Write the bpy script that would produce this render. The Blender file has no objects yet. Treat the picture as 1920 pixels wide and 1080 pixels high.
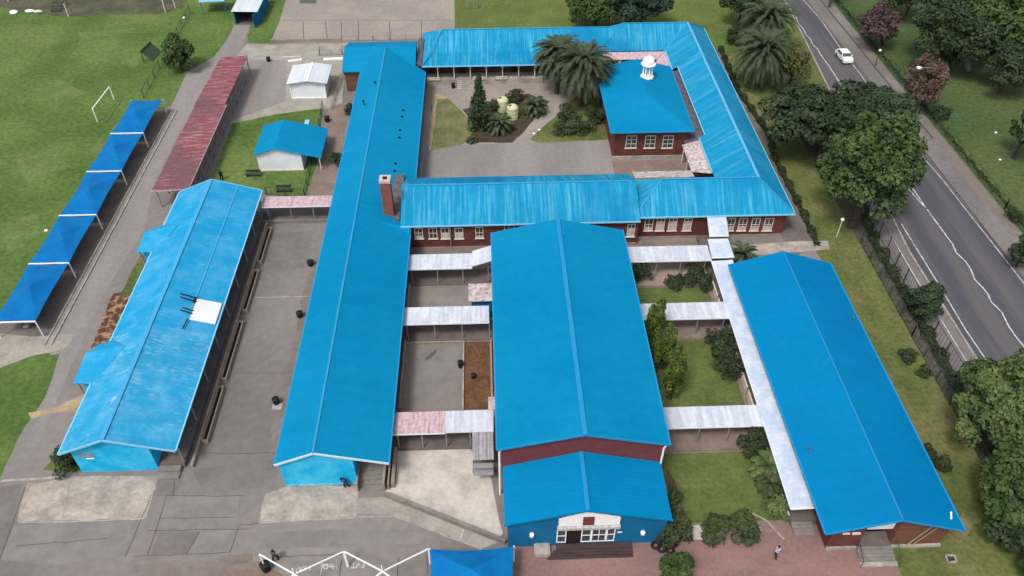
import bpy, math, random
import numpy as np
from mathutils import Vector, Matrix
random.seed(7); rng=np.random.default_rng(11)
S=bpy.context.scene; C=S.collection
# ---------------------------------------------------------------- camera, sky, sun, exposure
H=62.0; F=1490.0
PITCH=math.atan((540+832)/F); YAW=math.atan(72.0/math.hypot(1372,F))
def _rz(v,a): c,s=math.cos(a),math.sin(a); return (v[0]*c-v[1]*s,v[0]*s+v[1]*c,v[2])
cf=_rz((0,math.cos(PITCH),-math.sin(PITCH)),-YAW); cr=_rz((1,0,0),-YAW); cu=_rz((0,math.sin(PITCH),math.cos(PITCH)),-YAW)
cam=bpy.data.cameras.new('Camera'); camo=bpy.data.objects.new('Camera',cam); C.objects.link(camo)
cam.sensor_width=36; cam.lens=36*F/1920; cam.clip_end=3000; cam.clip_start=1
M=Matrix(((cr[0],cu[0],-cf[0],0),(cr[1],cu[1],-cf[1],0),(cr[2],cu[2],-cf[2],H),(0,0,0,1)))
camo.matrix_world=M; S.camera=camo
W=bpy.data.worlds.new('World'); S.world=W; W.use_nodes=True
wn=W.node_tree.nodes; wl_=W.node_tree.links
SUN_EL,SUN_AZ=math.radians(58),math.radians(215)      # azimuth clockwise from +y
sky=wn.new('ShaderNodeTexSky'); sky.sky_type='NISHITA'; sky.sun_disc=False
sky.sun_elevation=SUN_EL; sky.sun_rotation=SUN_AZ; sky.dust_density=4; sky.air_density=1.0
hs=wn.new('ShaderNodeHueSaturation'); hs.inputs['Saturation'].default_value=0.35
wl_.new(sky.outputs[0],hs.inputs['Color']); wl_.new(hs.outputs[0],wn['Background'].inputs[0])
wn['Background'].inputs[1].default_value=0.118
sl=bpy.data.lights.new('Sun','SUN'); sl.energy=1.5; sl.angle=math.radians(12); sl.color=(1,.97,.92)
so=bpy.data.objects.new('Sun',sl); C.objects.link(so)
sd=Vector((math.sin(SUN_AZ)*math.cos(SUN_EL),math.cos(SUN_AZ)*math.cos(SUN_EL),math.sin(SUN_EL)))
so.rotation_euler=sd.to_track_quat('Z','Y').to_euler(); so.location=(0,0,120)
S.view_settings.view_transform='Standard'; S.view_settings.look='None'; S.view_settings.gamma=1
S.view_settings.exposure=0.64
# ---------------------------------------------------------------- helpers
def G(px,py,z=0.0):
    "world point at height z seen at photo pixel"
    a=(px-960)/F; b=-(py-540)/F
    d=[cf[i]+a*cr[i]+b*cu[i] for i in range(3)]; t=(z-H)/d[2]
    return (d[0]*t,d[1]*t,z)
def GY(px,py,y):
    "point on the upright plane y seen at photo pixel -> x,z"
    a=(px-960)/F; b=-(py-540)/F
    d=[cf[i]+a*cr[i]+b*cu[i] for i in range(3)]; t=y/d[1]
    return d[0]*t,H+d[2]*t
def tag(o,label=None,cat=None,group=None,kind=None):
    if label: o['label']=label
    if cat: o['category']=cat
    if group: o['group']=group
    if kind: o['kind']=kind
    return o
def T(name,label,cat,loc=(0,0,0),group=None):
    o=bpy.data.objects.new(name,None); C.objects.link(o); o.location=loc; o.empty_display_size=.3
    return tag(o,label,cat,group)
def base(o):
    v=Vector((0,0,0))
    while o is not None: v+=Vector(o.location); o=o.parent
    return v
class MB:
    def __init__(s): s.v=[]; s.f=[]; s.m=[]
    def add(s,vs,fs,mi=0):
        n=len(s.v); s.v+= [tuple(map(float,v)) for v in vs]; s.f+=[tuple(n+i for i in f) for f in fs]; s.m+=[mi]*len(fs); return s
    def box(s,x0,x1,y0,y1,z0,z1,mi=0):
        return s.add([(x0,y0,z0),(x1,y0,z0),(x1,y1,z0),(x0,y1,z0),(x0,y0,z1),(x1,y0,z1),(x1,y1,z1),(x0,y1,z1)],
            [(0,3,2,1),(4,5,6,7),(0,1,5,4),(1,2,6,5),(2,3,7,6),(3,0,4,7)],mi)
    def prism(s,poly,z0,z1,mi=0):
        n=len(poly); vs=[(p[0],p[1],z0) for p in poly]+[(p[0],p[1],z1) for p in poly]
        a=sum(poly[i][0]*poly[(i+1)%n][1]-poly[(i+1)%n][0]*poly[i][1] for i in range(n))
        if a<0: poly=poly[::-1]; vs=[(p[0],p[1],z0) for p in poly]+[(p[0],p[1],z1) for p in poly]
        return s.add(vs,[tuple(range(n))[::-1],tuple(range(n,2*n))]+[(i,(i+1)%n,n+(i+1)%n,n+i) for i in range(n)],mi)
    def profy(s,pr,y0,y1,mi=0):
        "profile in (x,z) swept along y"
        n=len(pr); return s.add([(p[0],y0,p[1]) for p in pr]+[(p[0],y1,p[1]) for p in pr],
            [tuple(range(n)),tuple(range(n,2*n))[::-1]]+[(i,n+i,n+(i+1)%n,(i+1)%n) for i in range(n)],mi)
    def profx(s,pr,x0,x1,mi=0):
        n=len(pr); return s.add([(x0,p[0],p[1]) for p in pr]+[(x1,p[0],p[1]) for p in pr],
            [tuple(range(n))[::-1],tuple(range(n,2*n))]+[(i,(i+1)%n,n+(i+1)%n,n+i) for i in range(n)],mi)
    def beam(s,p,q,w,h=None,mi=0,up=(0,0,1)):
        h=h or w; p=Vector(p); q=Vector(q); d=(q-p).normalized(); u=Vector(up)
        if abs(d.dot(u))>.98: u=Vector((0,1,0))
        r=d.cross(u).normalized()*w/2; t=r.cross(d).normalized()*h/2
        vs=[p-r-t,p+r-t,p+r+t,p-r+t,q-r-t,q+r-t,q+r+t,q-r+t]
        return s.add(vs,[(0,3,2,1),(4,5,6,7),(0,1,5,4),(1,2,6,5),(2,3,7,6),(3,0,4,7)],mi)
    def tube(s,ps,rs,n=8,mi=0,cap=True):
        ps=[Vector(p) for p in ps]; vs=[]
        if not hasattr(rs,'__len__'): rs=[rs]*len(ps)
        for i,p in enumerate(ps):
            d=(ps[min(i+1,len(ps)-1)]-ps[max(i-1,0)]).normalized(); u=Vector((0,0,1)) if abs(d.z)<.9 else Vector((1,0,0))
            a=d.cross(u).normalized(); b=d.cross(a)
            for k in range(n): t=2*math.pi*k/n; vs.append(p+(a*math.cos(t)+b*math.sin(t))*rs[i])
        fs=[(i*n+k,i*n+(k+1)%n,(i+1)*n+(k+1)%n,(i+1)*n+k) for i in range(len(ps)-1) for k in range(n)]
        if cap: fs+=[tuple(range(n))[::-1],tuple(range((len(ps)-1)*n,len(ps)*n))]
        return s.add(vs,fs,mi)
    def lathe(s,c,prof,n=14,mi=0):
        "prof = (r,z) list from the bottom up"
        return s.tube([(c[0],c[1],c[2]+z) for r,z in prof],[max(r,.002) for r,z in prof],n,mi)
    def shell(s,vs,fs,t=.12,mi=None):
        "sheet of given top faces with thickness t downwards"
        n=len(vs); fs=[tuple(f) for f in fs]
        low=[(v[0],v[1],v[2]-t) for v in vs]; e={}
        nf=[]
        for f in fs:
            a=Vector(vs[f[1]])-Vector(vs[f[0]]); nn=Vector((0,0,0))
            for i in range(1,len(f)-1): nn+=(Vector(vs[f[i]])-Vector(vs[f[0]])).cross(Vector(vs[f[i+1]])-Vector(vs[f[0]]))
            nf.append(f if nn.z>0 else f[::-1])
        out=list(nf); ms=list(mi) if mi else [0]*len(nf); om=list(ms)
        for f,m in zip(nf,ms): out.append(tuple(i+n for i in f[::-1])); om.append(m)
        for f,m in zip(nf,ms):
            for i in range(len(f)): e[(f[i],f[(i+1)%len(f)])]=m
        for (a,b),m in e.items():
            if (b,a) not in e: out.append((b,a,a+n,b+n)); om.append(m)
        k=len(s.v); s.v+=[tuple(map(float,v)) for v in list(vs)+low]; s.f+=[tuple(k+i for i in f) for f in out]; s.m+=om
        return s
def O(name,mb,mat,parent=None,label=None,cat=None,group=None,kind=None,smooth=False,origin=None):
    me=bpy.data.meshes.new(name); o=bpy.data.objects.new(name,me); C.objects.link(o)
    if parent is not None: o.parent=parent; off=base(parent)
    else:
        if origin is None:
            xs=[v[0] for v in mb.v]; ys=[v[1] for v in mb.v]; origin=((min(xs)+max(xs))/2,(min(ys)+max(ys))/2,min(v[2] for v in mb.v))
        off=Vector(origin); o.location=off
    me.from_pydata([(v[0]-off.x,v[1]-off.y,v[2]-off.z) for v in mb.v],[],mb.f)
    for m in (mat if isinstance(mat,(list,tuple)) else [mat]): me.materials.append(m)
    if any(mb.m): me.polygons.foreach_set('material_index',mb.m)
    if smooth: me.polygons.foreach_set('use_smooth',[True]*len(me.polygons))
    me.update(); return tag(o,label,cat,group,kind)
def dup(root,loc,rz=0,label=None,group=None,sc=None,name=None):
    r=root.copy(); C.objects.link(r); r.location=loc; r.rotation_euler=(0,0,rz)
    if sc: r.scale=(sc,sc,sc) if not hasattr(sc,'__len__') else sc
    if label: r['label']=label
    if group: r['group']=group
    def kids(a,b):
        for ch in list(a.children):
            c=ch.copy(); C.objects.link(c); c.parent=b; kids(ch,c)
    kids(root,r); return r
# ---------------------------------------------------------------- materials
MATS={}
def mat(name,col,col2=None,scale=.3,lo=.4,hi=.62,stretch=None,var=.12,fine=3.0,rough=.85,bump=0,bscale=8,spec=.2,metal=0,wave=None,obj=False,detail=5,col3=None,s3=.08,sheet=None,chalk=None):
    if name in MATS: return MATS[name]
    m=bpy.data.materials.new(name); m.use_nodes=True; nt=m.node_tree; N=nt.nodes; L=nt.links
    b=N['Principled BSDF']; b.inputs['Roughness'].default_value=rough; b.inputs['Specular IOR Level'].default_value=spec; b.inputs['Metallic'].default_value=metal
    g=N.new('ShaderNodeNewGeometry'); pos=g.outputs['Position']
    if obj: tc=N.new('ShaderNodeTexCoord'); pos=tc.outputs['Object']
    def noise(sc,det=detail,st=None,rough_=.55):
        n=N.new('ShaderNodeTexNoise'); n.inputs['Scale'].default_value=sc; n.inputs['Detail'].default_value=det; n.inputs['Roughness'].default_value=rough_
        if st:
            mp=N.new('ShaderNodeMapping'); mp.inputs['Scale'].default_value=st; L.new(pos,mp.inputs[0]); L.new(mp.outputs[0],n.inputs['Vector'])
        else: L.new(pos,n.inputs['Vector'])
        return n.outputs[0]
    def mr(v,a,b_,c=0,d=1):
        r=N.new('ShaderNodeMapRange'); r.inputs[1].default_value=a; r.inputs[2].default_value=b_; r.inputs[3].default_value=c; r.inputs[4].default_value=d; L.new(v,r.inputs[0]); return r.outputs[0]
    def mix(f,a,b_,bt='MIX'):
        x=N.new('ShaderNodeMix'); x.data_type='RGBA'; x.blend_type=bt
        if isinstance(f,float): x.inputs[0].default_value=f
        else: L.new(f,x.inputs[0])
        for k,v in ((6,a),(7,b_)):
            if isinstance(v,tuple): x.inputs[k].default_value=(v[0],v[1],v[2],1)
            else: L.new(v,x.inputs[k])
        return x.outputs[2]
    c=tuple(col)
    if col2: c=mix(mr(noise(scale,st=stretch),lo,hi),c,tuple(col2))
    if col3: c=mix(mr(noise(s3,3),.48,.62),c,tuple(col3))
    def brickn(axis,c1,c2,mor,wd,rh,ms):
        mp=N.new('ShaderNodeMapping'); mp.inputs['Rotation'].default_value=(0,0,math.pi/2 if axis=='Y' else 0); L.new(pos,mp.inputs[0])
        k=N.new('ShaderNodeTexBrick'); k.offset=.37; k.inputs['Scale'].default_value=1; k.inputs['Mortar Size'].default_value=ms; k.inputs['Brick Width'].default_value=wd; k.inputs['Row Height'].default_value=rh
        for n_,v_ in (('Color1',c1),('Color2',c2),('Mortar',mor)): k.inputs[n_].default_value=(v_,v_,v_,1)
        L.new(mp.outputs[0],k.inputs[0]); return k.outputs[0]
    if chalk:
        f1=mr(noise(.45,5),.44,.66); f2=brickn(chalk[0],.0,1.,.3,1.3,.38,.0); f3=mr(noise(2.4,4,(.6,1.6,1)),.42,.7)
        x=N.new('ShaderNodeMath'); x.operation='MULTIPLY'; L.new(f1,x.inputs[0]); L.new(f2,x.inputs[1]); y=N.new('ShaderNodeMath'); y.operation='MULTIPLY'; L.new(x.outputs[0],y.inputs[0]); L.new(f3,y.inputs[1])
        c=mix(y.outputs[0],c,tuple(chalk[1]))
    if sheet: c=mix(1.0,c,brickn(sheet[0],1-sheet[1],1+sheet[1],1-sheet[2],5.3,.76,.018),'MULTIPLY')
    if var:
        v=mr(noise(fine,4),.3,.7,1-var,1+var); cc=N.new('ShaderNodeCombineColor')
        for i in range(3): L.new(v,cc.inputs[i])
        c=mix(1.0,c,cc.outputs[0],'MULTIPLY')
    if isinstance(c,tuple): b.inputs['Base Color'].default_value=(*c,1)
    else: L.new(c,b.inputs['Base Color'])
    hgt=None
    if wave:
        w=N.new('ShaderNodeTexWave'); w.wave_type='BANDS'; w.bands_direction=wave[0]; w.inputs['Scale'].default_value=.314/wave[1]; L.new(pos,w.inputs['Vector']); hgt=w.outputs['Fac']
        bp=N.new('ShaderNodeBump'); bp.inputs['Strength'].default_value=wave[2]; bp.inputs['Distance'].default_value=.05; L.new(hgt,bp.inputs['Height']); L.new(bp.outputs[0],b.inputs['Normal'])
    elif bump:
        bp=N.new('ShaderNodeBump'); bp.inputs['Strength'].default_value=bump; bp.inputs['Distance'].default_value=.08; L.new(noise(bscale,6),bp.inputs['Height']); L.new(bp.outputs[0],b.inputs['Normal'])
    MATS[name]=m; return m
SX=(.12,2.2,.12); SY=(2.2,.12,.12)   # streaks running down slopes that fall along x / along y
grass=mat('grass',(.086,.142,.033),(.056,.104,.022),.12,.38,.62,var=.28,fine=1.6,bump=.5,bscale=5,rough=.95,col3=(.110,.152,.042),s3=.04)
grass_back=mat('grass_back',(.105,.140,.034),(.080,.108,.026),.15,.38,.62,var=.2,fine=1.6,bump=.4,bscale=5,rough=.95)
grass_park=mat('grass_park',(.055,.090,.030),(.034,.060,.022),.10,.4,.6,var=.3,fine=1.8,bump=.5,bscale=5,rough=.95,col3=(.070,.095,.032),s3=.05)
grass_olive=mat('grass_olive',(.108,.125,.038),(.070,.090,.026),.35,.38,.62,stretch=(1.2,.35,1),var=.28,fine=2.2,bump=.5,bscale=5,rough=.95,col3=(.135,.130,.052),s3=.12)
grass_lawn=mat('grass_lawn',(.105,.130,.038),(.078,.098,.028),.35,.4,.6,var=.22,fine=2.5,bump=.4,bscale=6,rough=.95)
grass_dry=mat('grass_dry',(.155,.150,.070),(.100,.110,.045),.4,.4,.6,var=.2,fine=2.5,bump=.4,bscale=6,rough=.95)
verge=mat('dark_bank',(.055,.058,.040),(.080,.075,.060),.25,.4,.6,var=.3,fine=2,bump=.5,rough=.95)
asph=mat('yard_asphalt',(.170,.150,.140),(.215,.190,.175),.10,.40,.62,var=.10,fine=1.3,bump=.1,bscale=12,col3=(.145,.128,.122),s3=.05)
asph_path=mat('path_asphalt',(.225,.205,.200),(.180,.165,.160),.16,.42,.6,stretch=(1,.25,1),var=.09,fine=1.5,bump=.1)
asph_light=mat('court_paving',(.275,.235,.205),(.220,.195,.178),.12,.4,.6,var=.09,fine=1.2,bump=.1,col3=(.24,.205,.185),s3=.06)
conc=mat('concrete',(.30,.275,.235),(.235,.215,.185),.5,.4,.62,var=.13,fine=3,bump=.15)
conc_white=mat('pale_concrete',(.46,.415,.365),(.35,.315,.275),.45,.45,.66,var=.11,fine=2.2,bump=.25,bscale=3)
conc_sand=mat('sandy_concrete',(.36,.315,.265),(.25,.215,.185),.55,.4,.62,var=.17,fine=2.4,bump=.3,bscale=3)
road_m=mat('road_asphalt',(.066,.066,.078),(.098,.093,.096),.55,.42,.6,stretch=(1,.05,1),var=.08,fine=4,bump=.1)
shoulder=mat('shoulder_asphalt',(.17,.155,.152),(.135,.122,.122),.22,.4,.6,stretch=(1,.4,1),var=.13,fine=1.6,bump=.15)
sidewalk_m=mat('sidewalk_paving',(.160,.132,.120),(.120,.100,.094),.3,.4,.6,var=.13,fine=2,bump=.15)
brickpave=mat('red_brick_paving',(.225,.135,.115),(.185,.115,.100),.35,.4,.62,stretch=(.5,1.2,1),var=.12,fine=3,bump=.15)
brownpave=mat('brown_paving',(.21,.155,.130),(.165,.125,.108),.4,.4,.62,var=.13,fine=2,bump=.15)
dirt=mat('bare_earth',(.13,.068,.036),(.085,.045,.026),.7,.4,.62,var=.3,fine=3,bump=.6,bscale=4)
ember=mat('stony_earth',(.30,.17,.10),(.075,.036,.022),1.1,.42,.52,var=.3,fine=5,bump=.8,bscale=4)
sand=mat('sandy_soil',(.36,.27,.17),(.26,.20,.13),.6,.4,.62,var=.15,fine=3,bump=.3)
bedsoil=mat('planting_soil',(.062,.044,.028),(.040,.034,.020),.8,.4,.6,var=.3,fine=3,bump=.6,bscale=4)
crackm=mat('crack_fill',(.092,.082,.077),var=.2,fine=2)
white_paint=mat('worn_white_paint',(.50,.50,.50),(.24,.235,.235),1.8,.42,.66,var=.15)
roof_blue=mat('roof_blue',(.000,.168,.335),(.002,.188,.360),.07,.4,.62,var=.05,fine=1.2,rough=.75,spec=.06,wave=('Y',.42,.08),sheet=('X',.025,.07))
roof_deep=mat('roof_deep_blue',(.000,.142,.330),(.000,.160,.352),.06,.4,.62,var=.04,fine=1.2,rough=.75,spec=.06,wave=('Y',.42,.06),sheet=('X',.02,.05))
roof_a=mat('roof_light_blue',(.010,.250,.480),(.045,.290,.510),.35,.46,.66,var=.05,fine=2.2,rough=.75,spec=.10,sheet=('X',.04,.10),chalk=('X',(.10,.34,.54)))
roof_a2=mat('roof_light_blue_faded',(.020,.260,.475),(.07,.31,.52),.4,.46,.66,var=.07,fine=2.2,rough=.75,spec=.10,sheet=('X',.06,.12),chalk=('X',(.27,.47,.62)))
roof_sy=mat('roof_weathered_blue_ns',(.004,.205,.375),(.065,.300,.470),1.3,.45,.70,stretch=(2.6,.12,.1),var=.07,fine=1.3,rough=.75,spec=.10,wave=('X',.75,.2),sheet=('Y',.06,.16),col3=(.004,.175,.35),s3=.12)
roof_sx=mat('roof_weathered_blue_ew',(.006,.215,.395),(.055,.285,.465),1.1,.47,.72,stretch=(.10,1.6,.1),var=.06,fine=1.3,rough=.75,spec=.10,wave=('Y',.75,.18),sheet=('X',.06,.14),col3=(.006,.19,.39),s3=.10)
roof_ann=mat('roof_bright_blue',(.000,.170,.360),(.000,.158,.345),.07,.4,.62,var=.04,fine=1.2,rough=.75,spec=.06,wave=('Y',.42,.14),sheet=('X',.02,.06))
fascia_l=mat('pale_blue_fascia',(.20,.48,.66),var=.05)
fascia_b=mat('blue_fascia',(.010,.21,.46),var=.05)
ridge_b=mat('ridge_cap_blue',(.015,.205,.435),var=.05,rough=.6)
ridge_k=mat('ridge_cap_turquoise',(.025,.25,.45),var=.06,rough=.6)
ridge_f=mat('ridge_cap_flush_blue',(.03,.225,.44),var=.05,rough=.7)
ridge_a=mat('ridge_cap_pale',(.05,.29,.53),var=.06,rough=.6)
ridge_l=mat('ridge_cap_light_blue',(.10,.33,.56),var=.06,rough=.6)
wall_blue=mat('bright_blue_plaster',(.004,.350,.640),(.05,.44,.69),.5,.4,.65,var=.05,fine=2)
wall_dk=mat('deep_blue_plaster',(.002,.105,.245),(.003,.12,.27),.4,.4,.6,var=.05,fine=2)
brick=mat('dark_red_brick',(.125,.045,.034),(.095,.034,.027),.8,.4,.6,var=.15,fine=5,wave=('Z',.25,.15))
brick_o=mat('brown_brick',(.150,.072,.046),(.120,.055,.036),.8,.4,.6,stretch=(.3,1,2.5),var=.14,fine=5,wave=('Z',.25,.15))
brick_m=mat('maroon_brick',(.150,.042,.045),(.125,.034,.038),.6,.4,.6,var=.08,fine=5)
chimbrick=mat('red_chimney_brick',(.235,.080,.062),(.20,.066,.05),1.5,.4,.6,var=.12,fine=7,wave=('Z',.25,.15))
white=mat('white_paint',(.74,.74,.75),var=.04)
white_wall=mat('white_panel',(.66,.68,.70),(.60,.62,.64),.6,.4,.6,var=.03)
white_roof=mat('white_sheet_roof',(.46,.50,.54),(.53,.56,.60),.7,.4,.6,stretch=(2,.2,1),var=.05,wave=('X',.5,.2),rough=.6)
cream=mat('cream_paint',(.60,.55,.47),(.50,.45,.38),2,.4,.6,var=.06)
blindm=mat('window_blind',(.50,.42,.40),(.36,.30,.30),2.5,.45,.6,var=.1)
glassm=mat('window_glass',(.030,.036,.042),(.07,.08,.09),1.8,.45,.6,var=.2,rough=.15,spec=.5)
darkm=mat('dark_interior',(.012,.010,.011),var=.2)
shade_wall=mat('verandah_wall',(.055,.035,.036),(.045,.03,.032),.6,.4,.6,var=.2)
galv=mat('galvanised_sheet',(.42,.45,.52),(.54,.57,.63),.9,.42,.62,stretch=(2.2,.3,1),var=.09,fine=2.5,rough=.5,metal=.0,wave=('X',.5,.35))
galv_y=mat('galvanised_sheet_long',(.40,.47,.58),(.52,.56,.63),.8,.42,.62,stretch=(.8,.8,1),var=.08,fine=2.5,rough=.5,wave=('Y',.5,.2))
pinkm=mat('faded_pink_sheet',(.46,.34,.37),(.33,.22,.24),2.2,.45,.66,stretch=(2,.4,1),var=.2,fine=3,wave=('X',.5,.35))
pinkw=mat('pink_and_white_sheet',(.47,.41,.41),(.27,.20,.20),2.6,.45,.64,var=.2,fine=3)
redroof=mat('weathered_red_sheet',(.175,.048,.058),(.280,.160,.170),1.3,.45,.68,stretch=(.35,1.8,1),var=.18,fine=2.5,col3=(.135,.070,.078),s3=.16,wave=('Y',.55,.3),rough=.7)
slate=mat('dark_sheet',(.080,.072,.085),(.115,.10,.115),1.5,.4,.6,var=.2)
shadecloth=mat('blue_shade_cloth',(.002,.110,.330),(.002,.135,.36),.5,.4,.6,var=.03,fine=2,rough=.8,spec=.1)
steel=mat('grey_steel',(.22,.22,.23),var=.08,rough=.5)
steel_dk=mat('dark_green_steel',(.035,.050,.045),var=.1,rough=.6)
brownm=mat('brown_painted_wall',(.30,.235,.19),(.24,.19,.155),.8,.4,.6,var=.1)
plinth=mat('grey_plinth',(.20,.18,.165),(.16,.145,.135),.8,.4,.6,var=.14)
floorm=mat('verandah_floor',(.135,.110,.100),(.105,.088,.082),.6,.4,.6,var=.1)
darkdeck=mat('dark_brown_steps',(.045,.030,.031),(.058,.038,.038),1.5,.4,.6,stretch=(.3,2,1),var=.12)
kerb_m=mat('kerb_concrete',(.34,.31,.28),(.24,.22,.20),1,.4,.6,var=.15)
black=mat('black_rubber',(.012,.012,.013),var=.2,rough=.6)
bark=mat('bark',(.045,.034,.026),(.065,.05,.038),3,.4,.6,var=.2,fine=8,bump=.4)
bark_pale=mat('pale_bark',(.22,.20,.165),(.15,.13,.11),3,.4,.6,var=.2,fine=8)
def leaf(name,a,b,s=.5,var=.35):
    return mat(name,a,b,s,.38,.62,var=var,fine=2.5,rough=.75,spec=.15)
lf_mid=leaf('leaf_mid_green',(.068,.104,.034),(.030,.056,.019))
lf_dark=leaf('leaf_dark_green',(.042,.064,.028),(.019,.035,.016))
lf_bluish=leaf('leaf_blue_green',(.036,.062,.046),(.022,.042,.032))
lf_light=leaf('leaf_light_green',(.098,.135,.048),(.046,.080,.026))
lf_olive=leaf('leaf_olive',(.105,.108,.040),(.060,.068,.025))
lf_purple=leaf('leaf_purple_brown',(.095,.062,.058),(.055,.036,.035))
lf_rust=leaf('leaf_brown_red',(.130,.080,.062),(.080,.050,.040))
lf_gold=leaf('leaf_golden_green',(.088,.122,.020),(.032,.052,.014),s=1.8)
lf_palm=leaf('palm_green',(.060,.080,.040),(.036,.052,.026),s=.9)
lf_hedge=leaf('hedge_green',(.042,.058,.026),(.024,.034,.016))
lf_yard=leaf('leaf_garden_green',(.062,.080,.032),(.034,.048,.020),s=.8)
# ---------------------------------------------------------------- ground and flat surfaces
LV=[0]
def flat(name,pts,m,lv,wob=0,step=1.2,thick=None,kind='structure',label=None,cat=None):
    "thin sheet; pts: 2-tuples are photo pixels on the ground, 3-tuples world x,y,_"
    P=[G(*p)[:2] if len(p)==2 else (p[0],p[1]) for p in pts]
    if wob:
        Q=[]
        for i,p in enumerate(P):
            q=P[(i+1)%len(P)]; L=math.hypot(q[0]-p[0],q[1]-p[1]); n=max(1,min(60,int(L/step)))
            for k in range(n):
                t=k/n; Q.append((p[0]+(q[0]-p[0])*t+random.uniform(-wob,wob),p[1]+(q[1]-p[1])*t+random.uniform(-wob,wob)))
        P=Q
    mb=MB(); z=.004*lv
    if thick: mb.prism(P,0,thick)
    else:
        a=sum(P[i][0]*P[(i+1)%len(P)][1]-P[(i+1)%len(P)][0]*P[i][1] for i in range(len(P)))
        if a<0: P=P[::-1]
        mb.add([(p[0],p[1],z) for p in P],[tuple(range(len(P)))])
    return O(name,mb,m,kind=kind,origin=(P[0][0],P[0][1],0),label=label,cat=cat)
def W3(x0,x1,y0,y1): return [(x0,y0,0),(x1,y0,0),(x1,y1,0),(x0,y1,0)]
def line(a,b,w=.10,m=None,name='joint',lv=6):
    p,q=Vector(G(*a)),Vector(G(*b)); d=(q-p); r=Vector((-d.y,d.x,0)).normalized()*w/2; n=max(2,int(d.length/1.0)); L=[];R=[]
    for k in range(n+1):
        c=p+d*k/n+Vector((random.uniform(-.05,.05),random.uniform(-.05,.05),0)); L.append((c-r)); R.append((c+r))
    mb=MB(); mb.add([(v.x,v.y,.004*lv) for v in L+R],[(i,i+1,n+2+i,n+1+i) for i in range(n)])
    return O(name,mb,m or crackm,kind='structure')
flat('ground',W3(-900,900,-300,1500),grass,0)
flat('park_lawn',[(1470,-60),(1500,-60),(1920,440),(1921,560),(2500,1300),(140,20,0),(400,60,0),(400,600,0),(70,600,0)],grass_park,1)
flat('school_grass',[(855,-40),(858,60),(1370,60),(1345,200),(1480,400),(1530,470),(1700,1000),(1700,1200),(2300,1300),(1860,720),(1668,440),(1560,180),(1480,20),(1465,-40)],grass_olive,1)
flat('backfield_lawn',[(852,-60),(855,75),(1080,60),(1370,45),(1370,-60)],grass_back,3)
yard=[(-300,1300),(0,908),(25,820),(60,770),(120,650),(135,600),(-54,59,0),(-54,109,0),(300,212),(322,196),(355,130),(400,108),(425,75),(440,45),(470,45),(463,82),(700,74),(860,62),(-4,134,0),(38,128,0),(39.6,70,0),(1,70,0),(1,20,0)]
flat('yard_asphalt',yard,asph,2,wob=.12)
flat('service_path',[(0,900),(30,815),(110,680),(-48.1,60,0),(-48.1,108,0),(318,205),(352,135),(400,108),(425,75),(443,45),(468,45),(455,88),(408,140),(330,262),(284,362),(270,430),(190,560),(150,650),(60,860)],asph_path,3,wob=.1)
flat('shade_floor',W3(-53.8,-48.0,58.6,109.2),sidewalk_m,4)
for k,x in enumerate((-47.9,-47.2)): flat('kerb_line',W3(x,x+.18,60,109),kerb_m,5+k,thick=.12+.03*k)
flat('concrete_apron',[(-40,622),(60,632),(138,626),(134,640),(118,655),(60,668),(0,690),(-50,700)],conc,6,wob=.06)
flat('grass_patch',[(-60,690),(0,694),(60,672),(112,664),(100,700),(82,748),(48,800),(22,850),(0,890),(-200,1100)],grass,5,wob=.15)
flat('sports_court',[(530,-60),(536,0),(524,40),(508,77),(640,76),(853,75),(852,0),(852,-60)],asph_light,4)
for a,b in (((520,38),(852,38)),((568,40),(570,76)),((610,40),(614,76)),((672,40),(672,76)),((730,40),(732,76)),((790,40),(790,76)),((640,42),(641,76))):
    p,q=G(*a),G(*b); flat('court_joint',[(*MB().beam(p,q,.14,.1).v[i][:2],0) for i in (0,4,5,1)],crackm,5)
flat('light_yard',[(465,82),(520,84),(655,80),(640,200),(600,206),(430,232),(405,145),(450,96)],conc,3,wob=.1)
flat('grey_yard',[(462,112),(536,112),(536,190),(430,228),(412,190)],asph_path,4,wob=.15)
flat('cabin_lawn',[(392,345),(436,232),(520,214),(604,203),(600,290),(574,368),(430,362)],grass,5,wob=.08)
flat('brown_path',[(618,200),(655,190),(640,300),(622,372),(572,372),(606,290),(610,220)],brownpave,4)
flat('entry_path',[(1310,88),(1352,90),(1382,170),(1440,260),(1452,290),(1503,400),(1532,462),(1500,476),(36.0,70.5,0),(36.8,127,0)],sidewalk_m,3)
flat('corner_paving',[(1500,452),(1552,452),(1556,468),(1400,480),(1370,462)],conc_sand,4,wob=.05)
flat('courtyard_paving',W3(-9.4,29,83,119),asph_light,4)
flat('courtyard_front',[(798,274),(1145,262),(1146,340),(790,340)],asph_path,5)
flat('courtyard_lawn',[(818,180),(838,181),(893,238),(868,272),(806,282),(808,200)],grass_dry,6,wob=.1)
flat('lawn_border',[(812,176),(838,178),(845,186),(820,186),(808,282),(803,282)],sand,7,wob=.05)
flat('planting_bed',[(870,268),(893,238),(868,205),(905,195),(990,176),(1030,190),(985,245),(960,268)],bedsoil,7,wob=.12)
flat('planting_bed',[(992,262),(1045,215),(1080,180),(1140,180),(1142,262),(1010,268)],grass_olive,7,wob=.12)
flat('tower_paving',W3(17.2,29,84,93),brownpave,6)
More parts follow.
